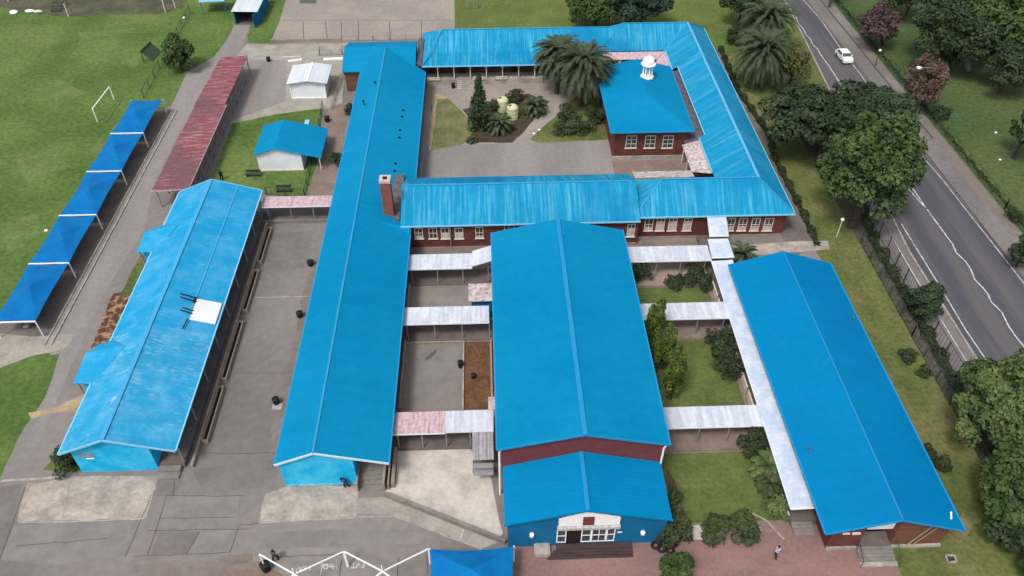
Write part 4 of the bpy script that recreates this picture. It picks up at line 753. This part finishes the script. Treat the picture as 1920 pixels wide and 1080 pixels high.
for px,py,l in ((907,226,'small white garden stone at the foot of the cypress'),(1011,244,'small white ball by the diagonal courtyard path'),(1001,251,'pale stone at the point of the right courtyard bed'),(1867,249,'white ball on the park lawn, farther one'),(1875,300,'white ball on the park lawn, nearer one')): rock('white_ball',l,'ball',px,py,.2,white)
# benches on the cabin lawn
for px,py,l in ((476,331,'dark green bench on the cabin lawn left of the white wall'),(533,360,'dark green bench by the lawn fence below the white cabin wall')):
    g=G(px,py); t=T('garden_bench',l,'bench',(g[0],g[1],0),'benches on the cabin lawn')
    O('seat',MB().box(g[0]-1,g[0]+1,g[1]-.25,g[1]+.25,.42,.48),steel_dk,t); O('backrest',MB().box(g[0]-1,g[0]+1,g[1]+.25,g[1]+.31,.55,.95),steel_dk,t)
    for s in (-.85,.85): O('leg',MB().box(g[0]+s-.04,g[0]+s+.04,g[1]-.22,g[1]+.3,0,.42),steel_dk,t)
# water tanks
for i,(px,py) in enumerate(((943,207),(961,221))):
    g=G(px,py); t=T('water_tank','cream round water tank in the courtyard garden, '+('rear one' if i==0 else 'front one, nearer the small palm'),'water tank',(g[0],g[1],0),'water tanks')
    tm=mat('tank_plastic',(.52,.52,.33),(.45,.46,.28),1,.4,.6,var=.05)
    O('body',MB().lathe((g[0],g[1],0),[(.85,0),(.85,.5),(.9,.55),(.85,.6),(.85,1.1),(.9,1.15),(.85,1.2),(.85,1.8),(.6,2.1),(.3,2.2),(.02,2.21)],18),tm,t); O('lid',MB().lathe((g[0]-.35,g[1]-.1,2.08),[(.22,0),(.22,.12),(.02,.14)],10),black,t)
# rubble on the light yard
for i,(px,py,dx,l) in enumerate(((553,116,2.2,'white plank lying on the light yard behind the white cabin'),(548,108,3.0,'long pale pole lying on the light yard'),(625,112,3.2,'white board stack beside the brown pen rail'))):
    g=G(px,py); O('plank',MB().beam((g[0]-dx/2,g[1],.12),(g[0]+dx/2,g[1]+(.6,.1,.1)[i],.12),(.4,.15,.6)[i],.2),[white,cream,white][i],label=l,cat='plank')
# ---------------------------------------------------------------- car
def car(name,label,loc,rz,body):
    t=T(name,label,'car',(0,0,0)); L=3.9
    prof=[(-1.95,.35),(-1.93,.75),(-1.85,.98),(-1.55,1.15),(-1.2,1.42),(-.3,1.47),(.45,1.40),(1.05,1.0),(1.7,.88),(1.93,.70),(1.95,.35)]
    vs=[];fs=[];n=len(prof)
    for s,w in ((-1,1),(1,1)):
        for (y,z) in prof: hw=.82 if z<1.05 else .82-(z-1.05)*.42; vs.append((s*hw,y,z))
    m=MB(); m.add(vs,[tuple(range(n)),tuple(range(n,2*n))[::-1]]+[(i,n+i,n+(i+1)%n,(i+1)%n) for i in range(n)])
    bo=O('body',m,body,t)
    O('windscreen',MB().add([(-.64,.50,1.39),(.64,.50,1.39),(.76,1.02,1.04),(-.76,1.02,1.04)],[(0,3,2,1)]).add([(-.64,.50,1.40),(.64,.50,1.40),(.76,1.02,1.05),(-.76,1.02,1.05)],[(0,3,2,1)]),glassm,bo)
    O('rear_window',MB().beam((0,-1.5,1.22),(0,-1.27,1.40),1.2,.03),glassm,bo)
    for s in (-1,1):
        O('side_window',MB().add([(s*.835,-1.2,1.05),(s*.835,.85,1.05),(s*.70,.35,1.37),(s*.70,-1.05,1.37)],[(0,1,2,3) if s>0 else (3,2,1,0)]),glassm,bo)
        O('headlight',MB().box(s*.62-.14,s*.62+.14,1.86,1.95,.62,.76),cream,bo); O('mirror',MB().box(s*.92-.08,s*.92+.08,.62,.78,1.0,1.14),body,bo)
        for y in (-1.25,1.25):
            w=O('wheel',MB().tube([(s*.70,y,.3),(s*.86,y,.3)],.3,16),black,t); O('rim',MB().tube([(s*.86,y,.3),(s*.87,y,.3)],.18,12),steel,w)
    t.location=loc; t.rotation_euler=(0,0,rz); return t
carw=mat('car_white',(.72,.73,.74),rough=.3,spec=.5,var=0)
p=Vector(G(1581,112)); car('hatchback_car','white hatchback driving on the far lane of the road',(p.x,p.y,.03),math.pi+.03,carw)
p=Vector(G(1456,-4)); car('hatchback_car','white grey car just cut by the top edge of the road',(p.x,p.y,.03),0,mat('car_grey',(.5,.5,.5),rough=.3,spec=.5,var=0))
# ---------------------------------------------------------------- people
skin=mat('skin',(.16,.085,.055),var=0); hairm=mat('hair',(.01,.008,.007),var=0)
def person(label,px,py,top,bottom,rz=0,stride=.15,bend=0):
    g=G(px,py); t=T('person',label,'person',(g[0],g[1],0))
    J=[(0,0,.92),(0,0,1.15),(0,bend*.12,1.38),(0,bend*.18,1.5),(0,bend*.2,1.6),(0,bend*.22,1.70),
       (.18,bend*.12,1.40),(.25,.08,1.14),(.24,.2,.92),(.24,.24,.84),(-.18,bend*.12,1.40),(-.25,-.06,1.14),(-.25,.04,.92),(-.25,.06,.84),
       (.09,0,.86),(.10,stride,.48),(.10,stride*.6,.08),(.10,stride*.6+.14,.04),(-.09,0,.86),(-.10,-stride*.6,.48),(-.10,-stride*1.6,.08),(-.10,-stride*1.6+.14,.04)]
    E_=[(0,1),(1,2),(2,3),(3,4),(4,5),(2,6),(6,7),(7,8),(8,9),(2,10),(10,11),(11,12),(12,13),(0,14),(14,15),(15,16),(16,17),(0,18),(18,19),(19,20),(20,21)]
    R=[.15,.14,.16,.06,.09,.085,.06,.047,.035,.04,.06,.047,.035,.04,.10,.065,.045,.04,.10,.065,.045,.04]
    me=bpy.data.meshes.new('body'); me.from_pydata(J,E_,[]); o=bpy.data.objects.new('body',me); C.objects.link(o); o.parent=t
    sk=o.modifiers.new('Skin','SKIN'); me.skin_vertices
    for i,r in enumerate(R): me.skin_vertices[0].data[i].radius=(r,r*.8); me.skin_vertices[0].data[i].use_root=(i==0)
    o.modifiers.new('Sub','SUBSURF').levels=2; me.materials.append(skin)
    bb=bend*.12
    O('shirt',MB().tube([(g[0],g[1],.9),(g[0],g[1],1.1),(g[0],g[1]+bb,1.38),(g[0],g[1]+bb*1.2,1.47)],[.19,.175,.21,.09],12),top,t)
    for s in (-1,1): O('sleeve',MB().tube([(g[0]+s*.16,g[1]+bb,1.41),(g[0]+s*.26,g[1]+.03*s,1.13)],[.085,.065],8),top,t)
    for s,st in ((1,stride),(-1,-stride*.6)): O('trouser_leg',MB().tube([(g[0]+s*.09,g[1],.92),(g[0]+s*.10,g[1]+st,.48),(g[0]+s*.10,g[1]+(st*.6 if s>0 else -stride*1.6),.08)],[.13,.09,.07],10),bottom,t)
    O('hair',MB().lathe((g[0],g[1]+bend*.22,1.62),[(.095,0),(.112,.06),(.10,.13),(.05,.18),(.01,.19)],10),hairm,t)
    t.rotation_euler=(0,0,rz); return t
navy=mat('navy_cloth',(.012,.018,.06)); 
person('person in dark navy clothes with a white shirt front crossing the red paving',1453,1044,mat('white_navy_cloth',(.35,.36,.42)),navy,rz=.4)
person('person in dark blue bending beside the cyan gable wall',650,914,mat('blue_cloth',(.01,.05,.14)),navy,rz=2.2,bend=1.5)
person('person in dark clothes walking across the asphalt at the bottom',518,1052,mat('grey_cloth',(.06,.07,.08)),mat('black_cloth',(.012,.012,.014)),rz=-.5,stride=.22)
person('person in black standing on the cabin lawn by the light blue gable',417,338,mat('black_cloth',(.012,.012,.014)),mat('black_cloth',(0,0,0)),rz=0)
# ---------------------------------------------------------------- trees
def leaves(c,rad,nb,nl,size,m,br=.34,up=.25,seed=0,cone=False,flatz=1.0,gap=.0):
    r=np.random.default_rng(seed+5)
    d=r.normal(size=(nb,3)); d/=np.linalg.norm(d,axis=1)[:,None]; d[:,2]=np.where(d[:,2]<-.55,-d[:,2],d[:,2])
    k=r.uniform(.42,1.06,(nb,1)); B=d*k
    bs=r.uniform(.5,1.35,nb)*br
    if cone:
        z=r.uniform(-1,1,nb); rr=(1-z)/2*.85+.12; a=r.uniform(0,6.28,nb); rr=np.minimum(rr,.75)*r.uniform(.3,.9,nb); B=np.stack([rr*np.cos(a),rr*np.sin(a),z*.92],1); bs=bs*np.clip((1.25-z)/1.6,.35,1)
    w=bs**2; idx=r.choice(nb,nl,p=w/w.sum())
    dd=r.normal(size=(nl,3)); dd/=np.linalg.norm(dd,axis=1)[:,None]; dd[:,2]=np.where(r.random(nl)<up+.2,np.abs(dd[:,2]),dd[:,2])
    rho=r.uniform(.72,1.06,(nl,1))
    Pn=(B[idx]+dd*rho*bs[idx][:,None]*np.array([1,1,flatz]))
    P=Pn*np.array(rad)+np.array(c); P[:,2]=np.maximum(P[:,2],.08)
    nrm=dd+r.normal(size=(nl,3))*.55+np.array([0,0,.35]); nrm/=np.linalg.norm(nrm,axis=1)[:,None]
    t=np.cross(nrm,r.normal(size=(nl,3))); t/=np.linalg.norm(t,axis=1)[:,None]; b=np.cross(nrm,t)
    s=size*r.uniform(.6,1.3,(nl,1)); 
    V=np.stack([P-t*s,P-b*s*.55,P+t*s,P+b*s*.55],1).reshape(-1,3)
    return V
def mesh_np(name,V,m,parent,nv=4):
    off=base(parent); V=V-np.array(off); n=len(V)//nv
    me=bpy.data.meshes.new(name); me.vertices.add(len(V)); me.vertices.foreach_set('co',V.ravel()); me.loops.add(len(V)); me.loops.foreach_set('vertex_index',np.arange(len(V)))
    me.polygons.add(n); me.polygons.foreach_set('loop_start',np.arange(0,len(V),nv)); me.polygons.foreach_set('loop_total',np.full(n,nv)); me.update(calc_edges=True)
    me.materials.append(m); o=bpy.data.objects.new(name,me); C.objects.link(o); o.parent=parent; return o
SD=[0]
def tree(name,label,px,py,zc,rad,m,nl=9000,nb=60,size=.32,br=.30,bk=None,cat='tree',cone=False,base_px=None,limbs=6,flatz=1.0,up=.25,group=None,world=None):
    SD[0]+=1; c=np.array(world if world else G(px,py,zc)); 
    b=np.array(G(*base_px)) if base_px else np.array([c[0],c[1],0]); t=T(name,label,cat,(b[0],b[1],0),group)
    mesh_np('crown',leaves(c,rad,nb,nl,size,m,br,up,SD[0],cone,flatz),m,t)
    tr=MB(); r0=max(.06,.055*rad[2]+.05*rad[0]*.6); top=(c[0],c[1],c[2]+rad[2]*.1)
    tr.tube([tuple(b),((b[0]+c[0])/2+.1,(b[1]+c[1])/2,c[2]*.5),top],[r0*1.2,r0*.8,r0*.4],8)
    for k in range(limbs):
        a=k*2.4+SD[0]; e=(c[0]+math.cos(a)*rad[0]*.6,c[1]+math.sin(a)*rad[1]*.6,c[2]+rad[2]*(.1+.4*math.sin(k*1.7))); s=((b[0]+c[0])/2+.1,(b[1]+c[1])/2,c[2]*(.45+.08*(k%3)))
        mid=((s[0]+e[0])/2,(s[1]+e[1])/2,(s[2]+e[2])/2+.2); tr.tube([s,mid,e],[r0*.45,r0*.3,r0*.12],6)
    O('trunk',tr,bk or bark,t); return t
tree('broad_tree','big round mid green tree standing over the road edge, right of the turquoise wing',1634,322,8.3,(4.9,4.9,6.3),lf_mid,17000,110,.30,.24)
tree('spreading_tree','wide dark spreading tree behind the big round green one',1555,222,6.0,(7.6,6.2,3.4),lf_dark,15000,90,.32,.26,flatz=.8)
tree('spreading_tree','right arm of dark spreading trees reaching towards the pavement',1640,210,6.0,(4.6,5,2.8),lf_dark,9000,60,.32,.28)
tree('loose_tree','yellow olive feathery tree right of the front palm',1487,128,3.9,(3.0,3.2,3.2),lf_olive,4500,70,.18,.26)
tree('round_shrub','dark rounded shrub at the foot of the yellow olive tree',1486,186,1.7,(1.9,2.1,1.9),lf_dark,3000,30,.2,.35,cat='shrub')
tree('purple_tree','purple brown leaved tree on the park side, farther one',1648,48,4.2,(3.1,3.0,2.9),lf_purple,6000,60,.27,.28,base_px=(1655,84))
tree('brown_tree','brown red dry leaved tree beside the tall street lamp',1732,155,4.6,(2.8,2.8,3.4),lf_rust,5500,70,.22,.24,base_px=(1712,214))
tree('dark_park_tree','large dark tree at the top right of the park, left part with pale limbs beneath',1795,55,7,(6.0,6,4.2),lf_dark,11000,80,.34,.26,base_px=(1815,132),bk=bark_pale)
tree('dark_park_tree','large mid green tree in the top right corner of the park',1890,35,8,(6.5,7,4.5),lf_mid,12000,80,.36,.26)
tree('dark_park_tree','dark hanging tree in front of the top right park trees',1768,100,4.0,(2.2,2.4,2.6),lf_dark,4000,40,.28,.3,base_px=(1768,146))
tree('dark_park_tree','dark tree at the right edge below the corner tree',1895,125,4.5,(4.2,4,2.8),lf_dark,7000,60,.3,.3)
tree('dark_park_tree','dark tree cut by the right edge, above the road verge',1925,245,4.5,(1.9,2.4,2.4),lf_dark,3000,30,.28,.3)
tree('dark_park_tree','dark tree at the top edge left of the far palm',1392,2,4.5,(3.0,4,2.6),lf_dark,5000,40,.3,.3)
tree('dark_park_tree','dark tree at the top edge left of the big park trees',1712,-12,5,(4.0,4,2.6),lf_dark,5000,40,.32,.3)
tree('small_tree','small dark tree in the roadside fence line, opposite the east block',1735,562,2.6,(1.85,1.85,1.9),lf_dark,4000,40,.2,.3)
tree('pale_green_tree','large pale green tree at the right edge, beside the lower road',1892,775,5.5,(4.0,4.5,4.6),lf_light,13000,90,.27,.24)
tree('dark_roadside_tree','dark green tree at the lower right below the pale green one',1905,930,3.5,(3.0,3.6,3.2),lf_mid,8000,60,.26,.28)
tree('dark_roadside_tree','low dark tree at the bottom right corner',1940,1010,2.5,(3.0,3,2.2),lf_dark,4000,40,.26,.3)
tree('edge_tree','small dark tree on the pavement at the right edge of the picture',1922,468,2.6,(1.6,1.6,1.7),lf_dark,2500,30,.2,.3)
for (px,py,l) in ((1554,13,'tree trunk on the far pavement at the top edge, crown above the picture'),(1662,16,'slim tree trunk on the park grass at the top edge behind the purple tree')):
    g=G(px,py); tree('park_tree',l,0,0,0,(3,3,2.4),lf_dark,4000,40,.28,.3,world=(g[0]+.6,g[1]+1,9.0),base_px=(px,py))
tree('conifer','green conifer at the top edge behind the turquoise roof, left one',1118,2,5,(4.2,4,4.6),lf_mid,8000,60,.3,.27,cat='tree')
tree('conifer','dark blue green conifer at the top edge behind the turquoise roof, right one',1205,4,5,(4.8,4,4.4),lf_bluish,9000,60,.3,.27,cat='tree')
tree('round_tree','round green tree standing on the field fence at the top left',332,103,2.8,(2.55,2.6,2.5),lf_mid,6000,45,.24,.32)
tree('cypress','dark narrow cypress in the courtyard garden',895,195,4.4,(1.6,1.6,4.3),lf_dark,6000,70,.2,.42,cone=True,limbs=0,world=(-1.1,101.7,4.3))
for i,(x,y,r,h,l) in enumerate(((16.85,57.3,.86,3.1,'golden green conifer farthest from the front, beside the hall eave'),(16.7,54.2,.74,2.4,'golden conifer, left of the close middle pair by the hall'),(17.65,54.4,.70,2.8,'golden conifer, right of the close middle pair by the hall'),(17.6,50.6,.88,3.1,'golden green conifer nearest the front lawn, beside the hall'))):
    tree('golden_conifer',l,0,0,0,(r,r,h),lf_gold,5500,60,.15,.36,cat='conifer',limbs=0,group='golden conifers beside the hall',world=(x,y,h+.1))
tree('round_tree','dark round tree top poking in at the bottom edge on the red paving',1267,1082,2.2,(1.55,1.5,1.7),lf_mid,4000,40,.16,.3)
def shrub(label,px,py,r,h=None,m=lf_yard,n=900,name='shrub'):
    SD[0]+=1; h=h or r*.9; c=np.array(G(px,py,h*.8)); t=T(name,label,'shrub',(c[0],c[1],0))
    mesh_np('foliage',leaves(c,(r,r,h),22,n,.15,m,.42,.4,SD[0]),m,t); O('stem',MB().tube([(c[0],c[1],0),(c[0],c[1],h)],[.07,.03],6),bark,t); return t
for a in ((1202,513,1.3,1.3,lf_hedge,1500,'dark shrub in the far quad lawn against the hall roof'),(1302,520,1.5,1.0,lf_hedge,1600,'wide dark shrub at the back of the far quad lawn'),(1265,530,1.0,.8,lf_hedge,900,'low dark shrub left of the wide one in the far quad'),(1325,530,.9,.8,lf_hedge,800,'low dark shrub at the right end of the far quad'),
          (1352,638,1.2,1.2,lf_hedge,1500,'farthest dark shrub on the right of the middle quad lawn'),(1356,662,1.3,1.2,lf_hedge,1500,'second dark shrub on the right of the middle quad lawn'),(1366,690,1.3,1.2,lf_hedge,1500,'nearest dark shrub on the right of the middle quad lawn'),
          (1410,832,1.2,1.3,lf_hedge,1500,'dark shrub under the walkway corner of the front quad'),(1455,955,1.0,1.0,lf_light,1500,'bright green ball shrub beside the long walkway end'),
          (1342,992,1.2,1.0,lf_yard,1500,'left shrub of the rounded hedge at the foot of the front quad'),(1396,990,1.4,1.1,lf_yard,1900,'right bigger shrub of the rounded hedge at the foot of the front quad'),(1275,990,1.1,1.1,lf_yard,1500,'shrub at the hall corner left of the pale step'),
          (1262,935,.6,.8,lf_yard,700,'small shrub on the hall side near the orange box'),(1266,962,.7,.9,lf_yard,800,'small shrub on the hall side between two others'),(1253,1000,.9,1.5,lf_hedge,1200,'dark upright shrub at the hall front corner'),
          (1705,668,.75,.7,lf_hedge,1000,'dark ball shrub alone on the olive lawn'),(1735,697,.7,.5,lf_hedge,700,'low grey green shrub by the inner fence'),(1765,870,.8,.7,lf_hedge,800,'dark shrub by the deep blue eave on the lawn'),(1742,850,.7,.7,lf_hedge,700,'second dark shrub close to the deep blue eave'),
          (632,300,.9,1.0,lf_hedge,1000,'dark shrub against the wall on the brown path'),(128,862,1.5,1.0,lf_hedge,1500,'dark shrub at the corner of the light blue block'),(655,207,.7,.9,lf_hedge,700,'dark climbing plant by the long block wall'),
          (1085,235,1.9,1.2,lf_yard,2200,'broad garden shrub below the front courtyard palm'),(1050,240,1.3,.9,lf_yard,1300,'yellowish shrub left of the broad one in the courtyard'),(1112,220,1.5,1.3,lf_hedge,1600,'dark shrub near the brick pavilion wall'),(1065,213,1.3,1.1,lf_hedge,1400,'dark shrub under the courtyard palms'),
          (965,180,1.2,.9,lf_hedge,1200,'dark shrub behind the water tanks'),(923,200,1.0,.9,lf_yard,900,'green shrub between the cypress and the tanks'),(1765,215,1.1,1.0,lf_hedge,1200,'dark ball shrub on the park fence below the brown red tree'),(1378,70,1.6,1.4,lf_dark,1600,'dark shrub left of the front roadside palm'),(1900,405,.9,.9,lf_dark,900,'dark shrub on the park fence near the right edge'),
          (1530,258,1.3,1.0,lf_hedge,1200,'dark shrub under the spreading tree')):
    shrub(a[6],a[0],a[1],a[2],a[3],a[4],a[5])
# clipped hedge along the entry path, rough growth along the fence
def hedge(name,label,pts,w,h,m,n,kind=None,cat='hedge'):
    P=[np.array(p[:2]) for p in pts]; seg=[np.linalg.norm(b-a) for a,b in zip(P[:-1],P[1:])]; tot=sum(seg); V=[]
    r=np.random.default_rng(3+len(pts)); 
    for (a,b,s) in zip(P[:-1],P[1:],seg):
        k=int(n*s/tot); u=r.random((k,1)); c=a+(b-a)*u; d=(b-a)/s; nr=np.array([-d[1],d[0]]); side=r.uniform(-1,1,(k,1)); hz=r.random((k,1)); bump=.75+.35*np.sin(c[:,:1]*1.3+c[:,1:2]*1.9)
        topm=r.random((k,1))<.55; side=np.where(topm,side,np.sign(side)); hz=np.where(topm,1,hz); xy=c+nr*side*w/2*bump; z=h*hz*bump
        Pp=np.concatenate([xy,z],1)+r.normal(size=(k,3))*.05; Pp[:,2]=np.maximum(Pp[:,2],.05)
        nn=r.normal(size=(k,3))+np.array([0,0,.8]); nn/=np.linalg.norm(nn,axis=1)[:,None]; t=np.cross(nn,r.normal(size=(k,3))); t/=np.linalg.norm(t,axis=1)[:,None]; bb=np.cross(nn,t); sz=.14*r.uniform(.7,1.3,(k,1))
        V.append(np.stack([Pp-t*sz,Pp-bb*sz*.6,Pp+t*sz,Pp+bb*sz*.6],1).reshape(-1,3))
    t=T(name,label,cat,(*pts[0][:2],0)); mesh_np('foliage',np.concatenate(V),m,t); return t
hedge('clipped_hedge','long narrow dark clipped hedge curving along the path outside the turquoise wing',[G(1350,92),G(1382,170),G(1443,256),G(1448,290),G(1503,398),G(1532,462)],.7,.7,lf_hedge,9000)
hedge('fence_hedge','rough dark green growth between the two roadside fences',[(46.7,28,0),(46.8,50,0),(46.9,60,0),(47.0,74,0),(49,86,0)],1.1,1.0,lf_hedge,9000)
hedge('park_hedge','low dark growth along the foot of the park fence',[(67.6,60,0),(67.0,90,0),(66.8,150,0)],.6,.3,lf_hedge,3500)
# ---------------------------------------------------------------- palms
def frond(L,droop,rise,r,nl=34,lw=.05,ll=.55):
    "one arched frond starting at the origin along +x, returns quads"
    V=[]; pts=[]
    for i in range(nl+1):
        s=i/nl; ang=rise-droop*s**1.3
        if i==0: p=np.array([0.,0,0])
        else: p=pts[-1]+np.array([math.cos(ang),0,math.sin(ang)])*L/nl
        pts.append(p)
    for i in range(3,nl):
        s=i/nl; p=pts[i]; d=pts[i+1 if i<nl else i]-pts[i-1]; d/=np.linalg.norm(d)
        l=ll*(math.sin(math.pi*min(1,.15+s*.85))**.6)*r.uniform(.85,1.1)
        for sd in (-1,1):
            o=np.array([d[0]*.55,sd*.8,d[2]*.55+.15-.35*s]); o/=np.linalg.norm(o); w=d*lw*1.3
            V+=[p-w,p+w,p+o*l+w*.3,p+o*l-w*.3]
    for i in range(nl-1):
        w=np.array([0,.035,0]); V+=[pts[i]-w,pts[i+1]-w,pts[i+1]+w,pts[i]+w]
    return np.array(V)
def palm(label,loc,h,R,nf=70,seed=0,m=lf_palm,tr=.35,lw=.06,ll=.6,name='date_palm',cat='palm tree'):
    r=np.random.default_rng(seed); t=T(name,label,cat,(loc[0],loc[1],0)); VV=[]
    for k in range(nf):
        u=(k+.5)/nf; az=k*2.39996+r.uniform(-.15,.15); rise=1.45-1.85*u+r.uniform(-.15,.15); droop=1.9-.75*u+r.uniform(-.1,.2)
        f=frond(R*r.uniform(.9,1.12),droop,rise,r,lw=lw,ll=ll); ca,sa=math.cos(az),math.sin(az); tw=r.uniform(-.3,.3)
        f=np.stack([f[:,0],f[:,1]*math.cos(tw)-f[:,2]*0,f[:,2]+f[:,1]*math.sin(tw)],1)
        VV.append(np.stack([f[:,0]*ca-f[:,1]*sa+loc[0],f[:,0]*sa+f[:,1]*ca+loc[1],f[:,2]+h],1))
    V=np.concatenate(VV); V[:,2]=np.maximum(V[:,2],.05); mesh_np('crown',V,m,t)
    n=max(3,int(h/.4)); O('trunk',MB().tube([(loc[0],loc[1],h*k/n) for k in range(n+1)],[tr*(1.25 if k==0 else (1.0 if k%2 else 1.1)) for k in range(n+1)],10),bark,t); return t
g=G(1047,104,6.4); palm('tall date palm at the back of the courtyard, left of the pair',g,6.4,4.7,130,1)
g=G(1094,124,6.6); palm('tall date palm of the courtyard overlapping the pavilion roof, front one of the pair',g,6.6,5.6,150,2)
g=G(1440,38,6.0); palm('roadside date palm at the top, farther of the two',g,6.0,5.8,130,3)
g=G(1434,100,5.5); palm('roadside date palm beside the wing corner, nearer of the two',g,5.5,5.9,140,4)
g=G(1393,478,1.2); palm('small palm between the walkway and the east block roof',g,1.2,2.3,26,5,tr=.2,lw=.05,ll=.4,name='small_palm')
g=G(937,232,1.2); palm('small palm in front of the water tanks',g,1.2,2.4,34,6,tr=.22,ll=.45,name='small_palm')
g=G(1003,200,1.2); palm('small palm right of the water tanks by the diagonal path',g,1.2,2.3,34,7,tr=.22,ll=.45,name='small_palm')
g=G(885,262,.4); palm('little spiky plant at the corner of the courtyard lawn',g,.3,1.0,18,8,tr=.12,ll=.25,name='agave',cat='plant')
g=G(1440,872,1.6); palm('light green fan plant beside the long walkway, farther one',g,1.4,1.9,34,9,m=lf_light,tr=.15,ll=.45,name='fan_palm')
g=G(1448,905,1.2); palm('light green fan plant beside the long walkway, nearer one',g,1.1,1.7,30,10,m=lf_yard,tr=.15,ll=.4,name='fan_palm')
